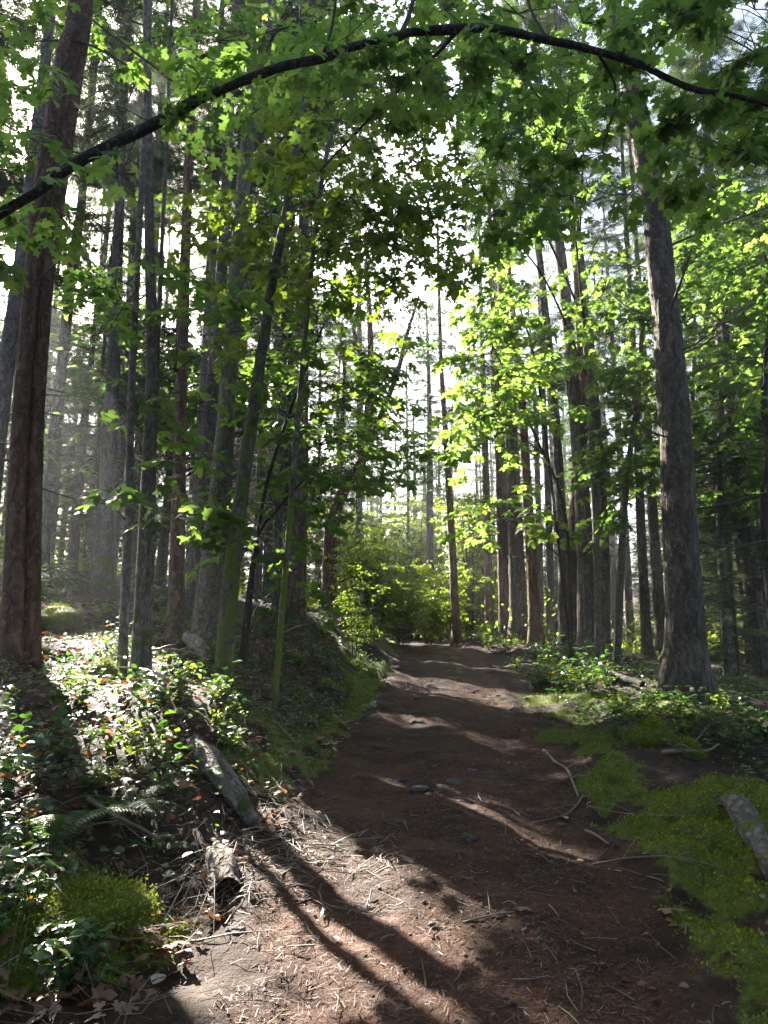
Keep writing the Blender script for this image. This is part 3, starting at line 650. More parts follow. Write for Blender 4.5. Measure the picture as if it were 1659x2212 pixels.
multi('tall maple whose crown spreads above the right hand clump of firs', [[(1292, 1420, 18), (1285, 1100, 16), (1262, 700, 13), (1235, 300, 11), (1200, 0, 8)]], 16.5, M_PALE, 17, 98, 'maple_tree', .3, segs=12, flare=.1,
      blobs=[(1130, 150, 140, 110, 12.5, 1.5, 24), (1220, 330, 120, 110, 12.5, 1.5, 22), (1050, 330, 100, 120, 13, 1.5, 18), (1080, 480, 100, 70, 13, 1.5, 12), (1280, 120, 110, 100, 12.5, 1.5, 13), (1010, 60, 100, 60, 12.5, 1.5, 10)], size=.155)
multi('maple in the background on the right with sunlit pale green layers', [[(1490, 1330, 14), (1495, 1000, 12), (1500, 700, 9)]], 22, M_PALE, 13, 99, 'maple_tree', .3, segs=10, flare=.1,
      blobs=[(1430, 640, 120, 90, 22, 2, 36), (1560, 520, 120, 80, 22, 2, 40), (1520, 820, 130, 100, 22, 2, 44), (1640, 700, 80, 150, 22, 2, 40), (1560, 980, 110, 90, 22, 2, 36), (1340, 860, 70, 120, 22, 2, 24), (1610, 400, 80, 60, 22, 2, 20)], size=.21, tmpl=SMALL)
multi('maple with thin layered leaves far back on the left hillside', [[(205, 1180, 12), (215, 900, 10), (235, 600, 8)]], 18, M_PALE, 12, 100, 'maple_tree', .3, segs=10, flare=.1,
      blobs=[(200, 760, 110, 100, 18, 2, 26), (330, 620, 120, 120, 18, 2, 24), (430, 860, 90, 160, 18, 2, 30), (120, 560, 90, 90, 18, 2, 14), (560, 560, 100, 140, 18, 2, 24), (300, 960, 110, 100, 18, 2, 18), (160, 950, 80, 90, 18, 2, 10)], size=.19, tmpl=SMALL)

for k, (tx, ty, q0, q1, nn) in enumerate([(-6.8, 21.5, 5.5, 13, 330), (-7.2, 28.0, 12, 19, 330), (-8.0, 35.0, 18, 29, 300)]):  # maples added to shade the path, their leaves set along its sun rays
    loc = np.array([tx, ty, Hs(tx, ty)]); root = thing('maple_tree', ['tall slender maple on the left hillside, nearest of three', 'tall slender maple on the left hillside, middle of three', 'tall slender maple on the left hillside, farthest of three'][k], 'tree', loc)
    rgm = np.random.default_rng(900+k); mb = MB(); ln = tube(mb, [loc-[0, 0, .2], loc+[.2, 0, 5], loc+[.1, .2, 11], loc+[.3, .1, 15]], [.16, .13, .09, .03], 14, .2, .05, .4, k); link('trunk', mb.mesh('trunk', loc, M_PALE, True), root)
    acc, tw = [], MB()
    for q in range(nn):
        py_ = rgm.uniform(q0, q1); px_ = float(xc(py_))+rgm.uniform(-1.4, 3.0); g = np.array([px_, py_, Hs(px_, py_)]); c = g+SUN*rgm.uniform(13, 24)
        b = rgm.uniform(0, 6.28); i = int(np.argmin(np.linalg.norm(ln[:, :3]-(c-[0, 0, 1.2]), axis=1))); st_ = ln[i, :3]
        tube(tw, [st_, st_*.5+c*.5+[0, 0, .25], c], [.02, .013, .006], 4, .5, rnd=.3, cap=False); twig_leaves(acc, c, [math.cos(b), math.sin(b), .1], rgm.uniform(.7, 1.3), .22, rgm, .85, .2, 1, tw, .005)
    link('leafy_twigs', tw.mesh('leafy_twigs', loc, M_BRANCH), root); link('foliage', leaves_mesh('foliage', acc, loc, M_LEAF, rgm, tmpl=ROUND), root)

# --- madrone -------------------------------------------------------------------------------------------
def madrone():
    Y = 22; st = [[(712, 1260, 34), (716, 1150, 30), (742, 1060, 26), (785, 985, 23), (798, 850, 18), (800, 720, 13), (790, 560, 8)],
                  [(786, 985, 16), (830, 880, 13), (860, 800, 11), (880, 720, 8), (905, 640, 5)], [(798, 830, 12), (770, 740, 9), (755, 650, 6)], [(740, 1062, 14), (735, 950, 11), (745, 830, 8), (735, 720, 5)]]
    loc = at(712, 1260, Y); loc[2] = Hs(loc[0], loc[1]); root = thing('madrone_tree', 'crooked madrone with bent orange brown limbs left of the path bend', 'tree', loc); ln = []
    for k, s in enumerate(st):
        P = np.array([at(x, y, Y+.2*k) for x, y, _ in s]); R = np.array([w_*.5*mpp(Y) for *_, w_ in s])
        if k == 0: P[0][2] = loc[2]-.1
        mb = MB(); ln.append(tube(mb, P, R, 12, .2, .06, .2 if k == 0 else 0, 7+k)); link('trunk' if k == 0 else 'limb', mb.mesh('trunk' if k == 0 else 'limb', loc, M_MADRONE, True), root)
    blob_foliage(root, loc, np.vstack(ln), [(800, 580, 120, 90, Y, 2, 60), (890, 660, 80, 70, Y, 2, 40), (760, 700, 70, 70, Y, 2, 34), (880, 950, 70, 80, Y, 1.5, 30), (740, 860, 70, 100, Y, 2, 34), (850, 800, 60, 70, Y, 2, 18), (830, 450, 90, 70, Y, 2, 26)], np.random.default_rng(55), .13, M_LEAF, tmpl=SMALL, spl=(.5, 1.1))
madrone()

# --- foreground arching maple ------------------------------------------------------------------------
def arch():
    loc = np.array([-5.6, 4.3, 0.0]); loc[2] = Hs(loc[0], loc[1])
    root = thing('arching_maple', 'arching dark maple branch with hanging leaves that spans the path overhead', 'tree', loc); rg = np.random.default_rng(77)
    px = [(0, 462, 30, 4.5), (130, 378, 29, 4.5), (215, 325, 30, 4.5), (300, 282, 27, 4.5), (410, 228, 30, 4.5), (450, 203, 26, 4.5), (600, 146, 25, 4.5), (700, 122, 26, 4.5), (760, 100, 24, 4.55), (865, 78, 28, 4.6), (890, 70, 24, 4.6), (1040, 60, 26, 4.65), (1075, 62, 22, 4.65), (1160, 82, 22, 4.7), (1280, 106, 21, 4.75),
          (1390, 143, 22, 4.8), (1410, 152, 18, 4.8), (1500, 192, 17, 4.85), (1590, 208, 15, 4.9), (1680, 235, 12, 4.9), (1800, 290, 8, 4.95)]
    P = [loc-[0, 0, .1], loc+[.3, 0, 1.2], loc+[1.1, .1, 2.6]]+[at(x, y, Y) for x, y, _, Y in px]; R = [.07, .06, .052]+[w_*.5*mpp(Y)*.86 for _, _, w_, Y in px]
    P = [p+(rg.normal(0, .004, 3) if k > 3 else 0) for k, p in enumerate(P)]; mb = MB(); ln = tube(mb, P, R, 16, .04, .08, .2, 3, wob=.15, aux=.22)
    acc = []                                              # leafy side shoots along the arch itself
    for k in range(34):
        p = ln[int(rg.uniform(.34, .98)*(len(ln)-1))]; b = rg.uniform(0, 6.28); d = np.array([math.cos(b)*.7, math.sin(b)*.7, rg.uniform(-.8, .6)])
        twig_leaves(acc, p[:3]+unit(d)*p[3]*.7, d, rg.uniform(.15, .55), .115, rg, .8, .3, 1, mb, .005)
    link('trunk', mb.mesh('trunk', loc, M_BRANCH, True), root); link('shoot_leaves', leaves_mesh('shoot_leaves', acc, loc, M_LEAF, rg, True), root)
    # upper limbs that rise from the arch
    limbs = [ln]
    for (pts) in [[(865, 78, 4.6, 14), (890, 10, 4.9, 11), (920, -120, 5.4, 7)], [(700, 115, 4.55, 9), (720, 40, 4.8, 7), (735, -100, 5.2, 4)], [(985, 70, 4.62, 11), (930, 130, 5.0, 9), (800, 255, 5.6, 7), (690, 370, 6.2, 5)],
                  [(1180, 85, 4.7, 9), (1140, 0, 5.2, 7), (1120, -120, 5.6, 4)], [(1040, 62, 4.65, 8), (1100, 130, 5.2, 6), (1180, 230, 5.8, 4)], [(420, 215, 4.5, 8), (300, 120, 5.0, 6), (180, 30, 5.4, 3)], [(1290, 110, 4.75, 8), (1330, 200, 5.2, 6), (1300, 330, 5.8, 4)]]:
        m2 = MB(); limbs.append(tube(m2, [at(x, y, Y) for x, y, Y, _ in pts], [w_*.5*mpp(5) for *_, w_ in pts], 8, .08, .04, 0, 9, wob=.1)); link('limb', m2.mesh('limb', loc, M_BRANCH, True), root)
    st = np.vstack(limbs); st = st[st[:, 2] > 4.0]
    blobs = [(620, 60, 110, 60, 5.4, .6, 14), (780, 30, 120, 60, 5.5, .7, 20), (960, 20, 120, 50, 5.6, .7, 18), (1120, 30, 120, 60, 5.6, .7, 16), (1260, 50, 90, 60, 5.5, .6, 12),
             (820, 190, 120, 60, 5.8, .6, 14), (960, 200, 110, 70, 6.0, .6, 15), (1080, 230, 110, 80, 6.0, .6, 18), (1200, 300, 100, 90, 6.0, .6, 18), (1150, 400, 110, 70, 6.2, .6, 14), (1260, 430, 60, 50, 5.8, .4, 7), (1230, 190, 80, 60, 5.6, .5, 10),
             (470, 90, 90, 70, 5.4, .5, 8), (540, 250, 80, 60, 5.8, .5, 6), (250, 20, 100, 40, 5.4, .5, 4), (700, 230, 80, 60, 6, .5, 6), (1010, 390, 70, 70, 6.6, .6, 8), (120, 260, 40, 50, 5.2, .4, 2), (1090, 500, 60, 60, 6.8, .5, 5)]
    blobs = [(*b[:6], max(2, int(b[6]*.44))) for b in blobs]
    blob_foliage(root, loc, st, blobs, rg, .13, M_LEAF, True, limb_r=.006, spl=(.3, .75), prune=True, dens=.8)
    return root
arch()
def right_upper():
    loc = np.array([4.9, 6.4, 0.0]); loc[2] = Hs(loc[0], loc[1]); root = thing('maple_tree', 'maple with large dark leaf silhouettes against the white sky at upper right', 'tree', loc); rg = np.random.default_rng(78)
    P = [loc-[0, 0, .1], loc+[.1, 0, 2.5], loc+[-.1, 0, 5], loc+[-.4, 0, 8]]; mb = MB(); ln = tube(mb, P, [.10, .085, .07, .04], 14, .12, .05, .25, 8, aux=.2); link('trunk', mb.mesh('trunk', loc, M_PALE, True), root)
    blob_foliage(root, loc, ln, [(1500, 40, 90, 40, 6, .5, 3), (1610, 90, 70, 90, 5.6, .5, 5), (1490, 290, 60, 60, 6, .5, 4), (1600, 330, 80, 60, 6, .5, 7), (1630, 20, 60, 50, 5.6, .5, 6), (1640, 200, 40, 60, 5.8, .4, 4), (1420, 30, 60, 40, 6, .5, 5)], rg, .19, M_LEAF, True, limb_r=.012, spl=(.3, .7), dens=.85)
right_upper()

# --- background forest --------------------------------------------------------------------------------
LOWC = []
for i, (hb, ht, lm, nb, per) in enumerate([(2.5, 25, 3.0, 160, 24), (2.0, 22, 2.7, 160, 23), (3.5, 28, 3.1, 170, 24), (1.5, 19, 2.5, 150, 23), (3.0, 24, 2.9, 160, 24)]):
    mb, tw = conifer_crown(180+i, hb, ht, lm, nb, per, .8)
    LOWC.append((mb.mesh('crown', mat=M_NEEDLE), tw.mesh('crown_limbs', mat=M_TWIG)))
CROWNS_ = [(c[2], c[3]) for c in CROWNS]
FAR = []
for i in range(5):
    hb, ht, cm, ctw = CROWNS[i]; rgx = np.random.default_rng(300+i); mb = MB()
    P = np.array([[0, 0, -.3], [rgx.normal(0, .1), rgx.normal(0, .1), ht*.3], [rgx.normal(0, .15), rgx.normal(0, .15), ht*.65], [0, 0, ht]])
    ln = tube(mb, P, np.array([.20, .165, .11, .02])*rgx.uniform(.8, 1.25), 12, .5, .08, .35, i)
    dead_limbs(mb, ln, 46, 1.5, hb+2, (.5, 1.9), 400+i, .08, .010)
    FAR.append((mb.mesh('trunk', mat=M_FARBARK, smooth=True), None, cm, ctw, hb, ht))
litq = LIT[0]
def blocks_sun(x, y, z, ht, s, rad):
    t = np.linspace(.5, ht*.9, 40)*s; P = np.column_stack([np.full(40, x), np.full(40, y), z+t]); q = np.stack([P@E1, P@E2], 1)
    for poly in LIT[:1]:
        for k, qq in enumerate(q):
            r = rad*(1-k/40*.8)
            if in_poly(qq[None], poly)[0] or np.min(np.linalg.norm(poly-qq, axis=1)) < r: return True
    return False
rg = np.random.default_rng(2024)
placed = [np.array(o.location)[:2] for o in bpy.data.objects if o.type == 'EMPTY' and o.get('category') == 'tree']
protos = {}; nfar = 0
for tries in range(9000):
    if nfar >= 235: break
    y = 11+88*rg.uniform()**(1.25 if nfar < 150 else .7); x = rg.uniform(-.78*y-9, .62*y+4)
    u = x-float(xc(min(y, 32.0)))
    if abs(u) < 3.0 and y < 34: continue
    if u > 0 and y < 24 and x < 9: continue
    if y > 34 and abs(x-.115*y) < (.035*y+.6 if y < 52 else .012*y): continue
    if y < 17 and -7 < x < 0: continue
    md = 1.7 if y < 40 else 2.2
    if min(np.hypot(*(p-[x, y])) for p in placed) < md: continue
    v = int(rg.integers(5)); s = rg.uniform(.8, 1.2); z = Hs(x, y)
    if blocks_sun(x, y, z, FAR[v][5], s, .22): continue
    zone = 'left' if u < -1 else 'right'
    lab = {'left': 'thin hazy fir among the many in the background forest left of the path', 'right': 'slim fir among the many in the background forest right of the path'}[zone]
    grp = {'left': 'background firs left of the path', 'right': 'background firs right of the path'}[zone]
    if v not in protos:
        r0 = thing('fir_tree', lab, 'tree', (x, y, z), grp)
        for nm, me in (('trunk', FAR[v][0]), ('crown', FAR[v][2]), ('crown_limbs', FAR[v][3])): link(nm, me, r0)
        r0.rotation_euler = (0, 0, rg.uniform(0, 6.28)); r0.scale = (s, s, s); protos[v] = r0
    else: r0 = dup(protos[v], (x, y, z), rg.uniform(0, 6.28), s, lab, grp)
    left = x < -1 and y < 50; pick = rg.uniform()
    if not (left and pick < .35):
        for c in r0.children:
            src = LOWC if y > 19 and (y < 34 or rg.uniform() < .4) and abs(x-.115*y) > .09*y and not (left and pick > .7) else THIN
            if c.name.startswith('crown_limbs'): c.data = src[v][1]
            elif c.name.startswith('crown'): c.data = src[v][0]
    placed.append(np.array([x, y])); nfar += 1
nl = 0
for k in range(4000):                                  # thicker stand on the left hillside
    if nl >= 24: break
    y = rg.uniform(15, 52); x = rg.uniform(-.70*y-4, -4.0)
    if min(np.hypot(*(p-[x, y])) for p in placed) < 1.35: continue
    v = int(rg.integers(5)); s = rg.uniform(.75, 1.1); z = Hs(x, y)
    if blocks_sun(x, y, z, FAR[v][5], s, .22): continue
    r0 = dup(protos[v], (x, y, z), rg.uniform(0, 6.28), s, 'thin hazy fir among the many in the background forest left of the path', 'background firs left of the path')
    src = LOWC if rg.uniform() < .6 else CROWNS_
    for c in r0.children:
        if c.name.startswith('crown_limbs'): c.data = src[v][1]
        elif c.name.startswith('crown'): c.data = src[v][0]
    placed.append(np.array([x, y])); nl += 1
for k in range(400):                                  # the forest goes on behind and beside the viewpoint
    if k > 90: break
    x, y = rg.uniform(-20, 22), rg.uniform(-24, 13)
    if abs(x-.5) < 2.6 or (y > 0 and not (x > .62*y+4.5)) or min(np.hypot(*(p-[x, y])) for p in placed) < 2.3: continue
    v = int(rg.integers(5)); r0 = dup(protos[v], (x, y, Hs(x, y)), rg.uniform(0, 6.28), rg.uniform(.8, 1.2), 'fir of the forest behind the viewpoint', 'firs behind the viewpoint'); placed.append(np.array([x, y]))
    for c in r0.children:
        if c.name.startswith('crown_limbs'): c.data = LOWC[v][1]
        elif c.name.startswith('crown'): c.data = LOWC[v][0]
print('far firs', nfar)

# young understory conifers that close the view at ground level
YOUNG = []
for i in range(3):
    mb, tw = conifer_crown(500+i, .5, 6.5+i, 1.7, 90, 22, .9, (.22, .42)); YOUNG.append((mb.mesh('crown', mat=M_NEEDLE), tw.mesh('crown_limbs', mat=M_TWIG)))
    tube(tw, [(0, 0, -.2), (0, 0, 6.4+i)], [.06, .01], 6, .5); YOUNG[-1] = (YOUNG[-1][0], tw.mesh('trunk', mat=M_TWIG))
yp = {}
def young(x, y, s, lab, grp, v):
    z = Hs(x, y)
    if v not in yp:
        r0 = thing('young_fir', lab, 'tree', (x, y, z), grp); link('crown', YOUNG[v][0], r0); link('trunk', YOUNG[v][1], r0); r0.scale = (s, s, s); yp[v] = r0; return r0
    return dup(yp[v], (x, y, z), rg.uniform(0, 6.28), s, lab, grp)
for (px, Yd, s) in [(1590, 15, .62), (1640, 18, .8), (1560, 20, .7), (1500, 26, .9), (1660, 24, 1.0), (1440, 30, .9)]:
    p = at(px, 1380, Yd); young(p[0], p[1], s, 'dark young fir with low sweeping boughs behind the largest right fir', 'young firs on the right', int(rg.integers(3)))
for k in range(60):
    y = rg.uniform(34, 80); x = rg.uniform(-.6*y, .6*y)
    if abs(x-.1*y) < 1.6: continue
    young(x, y, rg.uniform(.6, 1.2), 'small pale young fir far back in the hazy understory', 'young firs far back in the understory', int(rg.integers(3)))

# --- pale broadleaf trees that close the view far along the path
BR = []
for i in range(3):
    rgb = np.random.default_rng(700+i); tw, acc = MB(), []; h0 = 5.5+i
    for k in range(4):
        a = rgb.uniform(0, 6.28); e = np.array([math.cos(a), math.sin(a), 0])*rgb.uniform(.4, 1.3)+[0, 0, h0*rgb.uniform(.8, 1.05)]
        ln = tube(tw, [np.array([0, 0, -.2])+[.1*math.cos(a), .1*math.sin(a), 0], e*[.3, .3, .5], e], [.06, .04, .012], 6, .3, rnd=.4)
        for q in range(46):
            p = ln[min(len(ln)-1, int(len(ln)*rgb.uniform(.12, 1))), :3]; b = rgb.uniform(0, 6.28)
            twig_leaves(acc, p, [math.cos(b), math.sin(b), rgb.uniform(-.1, .5)], rgb.uniform(.5, 1.3), .13, rgb, .75, .2, 1, tw, .004)
    BR.append((tw.mesh('trunk', mat=M_TWIG), leaves_mesh('foliage', acc, (0, 0, 0), M_BUSH, rgb, tmpl=ROUND, prune=False)))
bp_ = {}
for k in range(46):
    y = rg.uniform(30, 62); x = .02*y+rg.uniform(-.16, .12)*y if k < 26 else rg.uniform(-.6, .6)*y
    if abs(x-float(xc(min(y, 36)))) < 2.8 and y < 46: continue
    v = int(rg.integers(3)); z = Hs(x, y); sc_ = rg.uniform(.75, 1.2)*(1.35 if y > 42 else 1)
    lab, grp = 'pale green broadleaf tree far along the path in the haze', 'pale broadleaf trees far along the path'
    if v not in bp_:
        r0 = thing('broadleaf_tree', lab, 'tree', (x, y, z), grp); link('trunk', BR[v][0], r0); link('foliage', BR[v][1], r0); r0.scale = (sc_,)*3; bp_[v] = r0
    else: dup(bp_[v], (x, y, z), rg.uniform(0, 6.28), sc_, lab, grp)

# --- shrubs by the path bend ------------------------------------------------------------------------
def shrub(label, px, py, Y, hgt, wid, n, seed, size=.05, mat_=M_BUSH, name='leafy_shrub', group=None, tmpl=ROUND):
    p = at(px, py, Y); loc = np.array([p[0], p[1], Hs(p[0], p[1])]); root = thing(name, label, 'shrub', loc, group); rg = np.random.default_rng(seed); tw, acc = MB(), []
    for k in range(n):
        a = rg.uniform(0, 6.28); r = rg.uniform(.2, 1); h = hgt*rg.uniform(.6, 1.05)
        d = np.array([math.cos(a), math.sin(a), 0])*wid*r; s = loc+np.array([d[0]*.12, d[1]*.12, -.05])
        e = loc+d+[0, 0, h]; m_ = (s+e)/2+[-d[0]*.15, -d[1]*.15, h*.08]
        ln = tube(tw, [s, m_, e], [.012, .008, .003], 4, .15, rnd=.4, cap=False)
        for q in range(16):
            i = int(len(ln)*rg.uniform(.25, 1)); i = min(i, len(ln)-1); b = rg.uniform(0, 6.28)
            twig_leaves(acc, ln[i, :3], [math.cos(b), math.sin(b), rg.uniform(-.1, .6)], rg.uniform(.25, .55)*hgt*.35+.1, size, rg, .9, .2, 1, tw, .003)
    link('stems', tw.mesh('stems', loc, M_TWIG), root); link('foliage', leaves_mesh('foliage', acc, loc, mat_, rg, tmpl=tmpl), root)
shrub('tall airy pale green shrub left of the path at its bend', 800, 1340, 19, 3.2, 1.5, 24, 5, .085)
shrub('round pale green shrub in the middle where the path bends away', 868, 1335, 24, 2.6, 1.5, 22, 6, .095)
shrub('low pale green shrub on the right where the path bends away', 925, 1330, 27, 2.0, 1.2, 16, 7, .105)
shrub('bright leafy shrub between the lone slim fir and the path', 955, 1330, 31, 3.4, 1.8, 22, 8, .115)
shrub('bare stemmed shrub with few leaves leaning over the left moss bank', 765, 1350, 15, 2.2, 1.0, 8, 9, .06)

# --- low plants --------------------------------------------------------------------------------------
def plant_proto(seed, nst, hgt, size, mat_=M_SALAL, tmpl=OVATE):
    rg = np.random.default_rng(seed); tw, mb = MB(), MB(); pos, yd, nd, sc = [], [], [], []
    for k in range(nst):
        a = rg.uniform(0, 6.28); h = hgt*rg.uniform(.5, 1.1); d = np.array([math.cos(a), math.sin(a), 0])*rg.uniform(.2, .9)*hgt
        t = np.linspace(0, 1, 6)[:, None]; ln = d*t**1.3+np.array([0, 0, h])*(t*1.25-.3*t*t)+rg.normal(0, .01, (6, 3))
        tube(tw, ln, .0035*(1-.6*t[:, 0]), 4, None, rnd=.5, cap=False)
        for i in range(1, 6):
            for s in (-1, 1):
                if rg.uniform() < .12: continue
                b = rg.uniform(0, 6.28); ax = unit([math.cos(b), math.sin(b), rg.uniform(-.4, .3)])
                pos.append(ln[i]); yd.append(ax); nd.append(np.array([0, 0, 1])+rg.normal(0, .45, 3)); sc.append(size*rg.uniform(.5, 1.15))
    scatter(mb, *tmpl, np.array(pos), frames(np.array(yd), np.array(nd)), np.array(sc), np.clip(rg.normal(.5, .25, len(pos)), 0, 1))
    return mb.mesh('leaves', mat=mat_), tw.mesh('stems', mat=M_TWIG)
PL = [plant_proto(600, 6, .30, .065), plant_proto(601, 6, .30, .055), plant_proto(602, 6, .28, .085, M_LEAF, MAPLE_LO)]+[plant_proto(610, 6, .40, .10), plant_proto(611, 8, .26, .06, M_BUSH, ROUND), plant_proto(612, 6, .5, .10)]
pp = {}
def plant(p, v, s, lab, grp, name='salal_plant'):
    key = v
    if key not in pp:
        r0 = thing(name, lab, 'plant', p, grp); link('leaves', PL[v][0], r0); link('stems', PL[v][1], r0); r0.scale = (s, s, s); r0.rotation_euler = (0, 0, rg.uniform(0, 6.28)); pp[key] = r0; return r0
    return dup(pp[key], p, rg.uniform(0, 6.28), s, lab, grp)
rg = np.random.default_rng(31)
def region_plants(n, x0, x1, y0, y1, vs, sc, lab, grp, cond=None):
    k = 0
    for _ in range(n*6):
        if k >= n: break
        p = ground_at(rg.uniform(x0, x1), rg.uniform(y0, y1)); u = p[0]-float(xc(p[1]))
        if abs(u) < 1.45 or (cond and not cond(p, u)): continue
        plant(p, int(rg.choice(vs)), rg.uniform(*sc), lab, grp); k += 1
region_plants(6, -10, 110, 1850, 2040, [3, 0], (.6, .95), 'dark broad leaved salal in the lower left corner of the bank', 'broad leaved salal plants at lower left')
region_plants(7, -10, 120, 1540, 1800, [0, 5, 3], (.6, .9), 'tall leafy salal at the left edge of the photo', 'leafy salal plants at the left edge')
region_plants(5, 60, 300, 2080, 2212, [3, 0], (.6, .9), 'glossy low salal near the bottom left of the path', 'low salal plants at the bottom left')
region_plants(42, 110, 570, 1385, 1740, [0, 1, 2, 4, 5], (.5, .95), 'glossy salal plant on the sunlit left bank', 'salal plants on the sunlit bank', lambda p, u: min(np.hypot(*(p-ground_at(*q))[:2]) for q in ((520, 1760), (480, 1700), (440, 1640))) > .28)
region_plants(62, 420, 800, 1330, 1600, [0, 1, 2, 4, 4], (.5, .95), 'shaded salal plant on the left bank below the mossy maple', 'salal plants below the mossy maple')
region_plants(92, 1030, 1330, 1375, 1500, [0, 1, 2, 4, 5], (.8, 1.3), 'low salal plant in the thicket along the right path edge', 'salal thicket along the right path edge')
region_plants(38, 1320, 1660, 1410, 1640, [0, 1, 2, 4], (.7, 1.3), 'low dark salal plant around the foot of the largest right fir', 'salal plants around the right fir')
region_plants(12, 860, 1010, 1325, 1385, [0, 1, 5], (1.2, 2.0), 'low bright plant beside the far bend of the path', 'plants beside the far path bend')
region_plants(24, 100, 600, 1150, 1340, [0, 1, 2, 5], (1.0, 1.8), 'low plant on the shady hillside between the left trunks', 'plants on the left hillside')

def frond_mesh(L, seed):
    rg = np.random.default_rng(seed); mb = MB(); n = 26; t = np.linspace(.08, 1, n)
    line = np.column_stack([np.zeros(n), t*L*.85, L*(.75*t-.72*t*t)])
    tube(mb, line, .003*(1-.7*t), 3, None, rnd=.3, cap=False)
    T = np.gradient(line, axis=0); T /= np.linalg.norm(T, axis=1)[:, None]; up = np.cross(np.array([1.0, 0, 0]), T)
    for s in (-1, 1):
        wl_ = L*.17*np.sin(np.pi*np.clip(t*.92+.1, 0, 1))**.7*(1-.35*t)
        yd = np.array([s, 0, 0])+T*.3+np.array([0, 0, -.12]); sc = np.column_stack([wl_*.36, wl_, wl_])
        scatter(mb, *SMALL, line, frames(yd, up+rg.normal(0, .12, (n, 3))), sc, np.clip(rg.normal(.5, .2, n), 0, 1))
    return mb.mesh('frond', mat=M_FERN)
FR = [frond_mesh(.55, 1), frond_mesh(.65, 2), frond_mesh(.45, 3)]
def fern(px, py, label, n, sc, seed, group=None):
    p = ground_at(px, py); root = thing('sword_fern', label, 'fern', p, group); rg = np.random.default_rng(seed)
    for k in range(n):
        o = link('frond', FR[int(rg.integers(3))], root); s = sc*rg.uniform(.8, 1.15); o.scale = (s, s, s); o.rotation_euler = (rg.uniform(-.2, .35), rg.uniform(-.2, .2), 6.28*k/n+rg.uniform(-.3, .3))
fern(110, 1840, 'large sword fern with sunlit fronds near the left edge of the photo', 9, 1.05, 1)
fern(270, 1760, 'dark sword fern just left of the pale log', 8, .9, 2)
fern(330, 1850, 'small sword fern behind the thin stick at lower left', 5, .6, 3)
fern(430, 1680, 'little fern at the upper end of the pale log', 5, .55, 4)
fern(1330, 1530, 'fern in the shade left of the largest right fir', 7, .8, 5)
fern(700, 1420, 'fern on the mossy slope left of the path', 7, .8, 6)
fern(640, 1470, 'fern low on the slope below the sapling', 6, .7, 7)
fern(760, 1400, 'fern close to the moss verge left of the path', 6, .8, 8)
fern(690, 1365, 'fern on the knoll beside the bare stemmed shrub', 7, .9, 10)
fern(600, 1440, 'broad fern under the mossy leaning maple', 7, .9, 11)
fern(790, 1365, 'fern beside the moss verge near the path bend', 6, .9, 12)
fern(1290, 1545, 'small fern at the edge of the right salal thicket', 5, .6, 9)

# --- logs, sticks, stones, boulders -----------------------------------------------------------------
def log(label, pts, r, seed, mat_=M_WOOD, moss=.2, name='fallen_log', rot_end=False, lift=.5, segs=20, cat='log', group=None):
    P = [ground_at(x, y) for x, y in pts]; P = np.array(P); P[:, 2] += np.array(r)*lift
    loc = P[0].copy(); root = thing(name, label, cat, loc, group); mb = MB()
    q = Vector(P[-1]-P[0]).to_track_quat('Z', 'Y'); root.rotation_euler = q.to_euler(); Rq = np.array(q.to_matrix())
    P = (P-loc)@Rq; loc = np.zeros(3)                     # built along its own axis so that the grain runs lengthwise
    PR = catmull(np.column_stack([P, r]), .04)
    tube(mb, PR[:, :3], PR[:, 3], segs, None, .10, 0, seed, aux=moss, cap=not rot_end, wob=.27)
    link('bark', mb.mesh('bark', loc, mat_, True), root)
    if rot_end:
        m2 = MB(); T = unit(PR[0, :3]-PR[3, :3])
        tube(m2, [PR[5, :3], PR[2, :3], PR[1, :3], PR[0, :3]-T*.03, PR[0, :3]-T*.012], [PR[2, 3]*.2, PR[2, 3]*.5, PR[0, 3]*.75, PR[0, 3]*.9, PR[0, 3]*.8], 18, .012, .35, 0, seed+1, wob=.5, cap=False); link('rotten_core', m2.mesh('rotten_core', loc, M_ROT, True), root)
    return root
log('pale sunlit log lying on the left bank by the path edge', [(550, 1795), (500, 1725), (455, 1660), (418, 1615)], [.05, .075, .08, .06], 1, lift=.7)
log('short pale log with a crumbling orange rotten end in the sun', [(490, 1950), (478, 1890), (465, 1850)], [.08, .085, .055], 2, rot_end=True, lift=.45)
log('grey barked log lying on moss at the right edge of the photo', [(1690, 1910), (1630, 1830), (1590, 1765), (1555, 1735)], [.07, .08, .07, .025], 3, mat_=M_WOOD2, moss=.35)
log('dark log leaning down from the right salal thicket', [(1390, 1500), (1310, 1470), (1230, 1425)], [.045, .05, .035], 4, M_BRANCH, .35, lift=3.2)
log('broken dark log end at the foot of the mossy maple', [(455, 1450), (430, 1415), (405, 1395)], [.07, .08, .08], 5, M_WOOD, .3, lift=1.2)

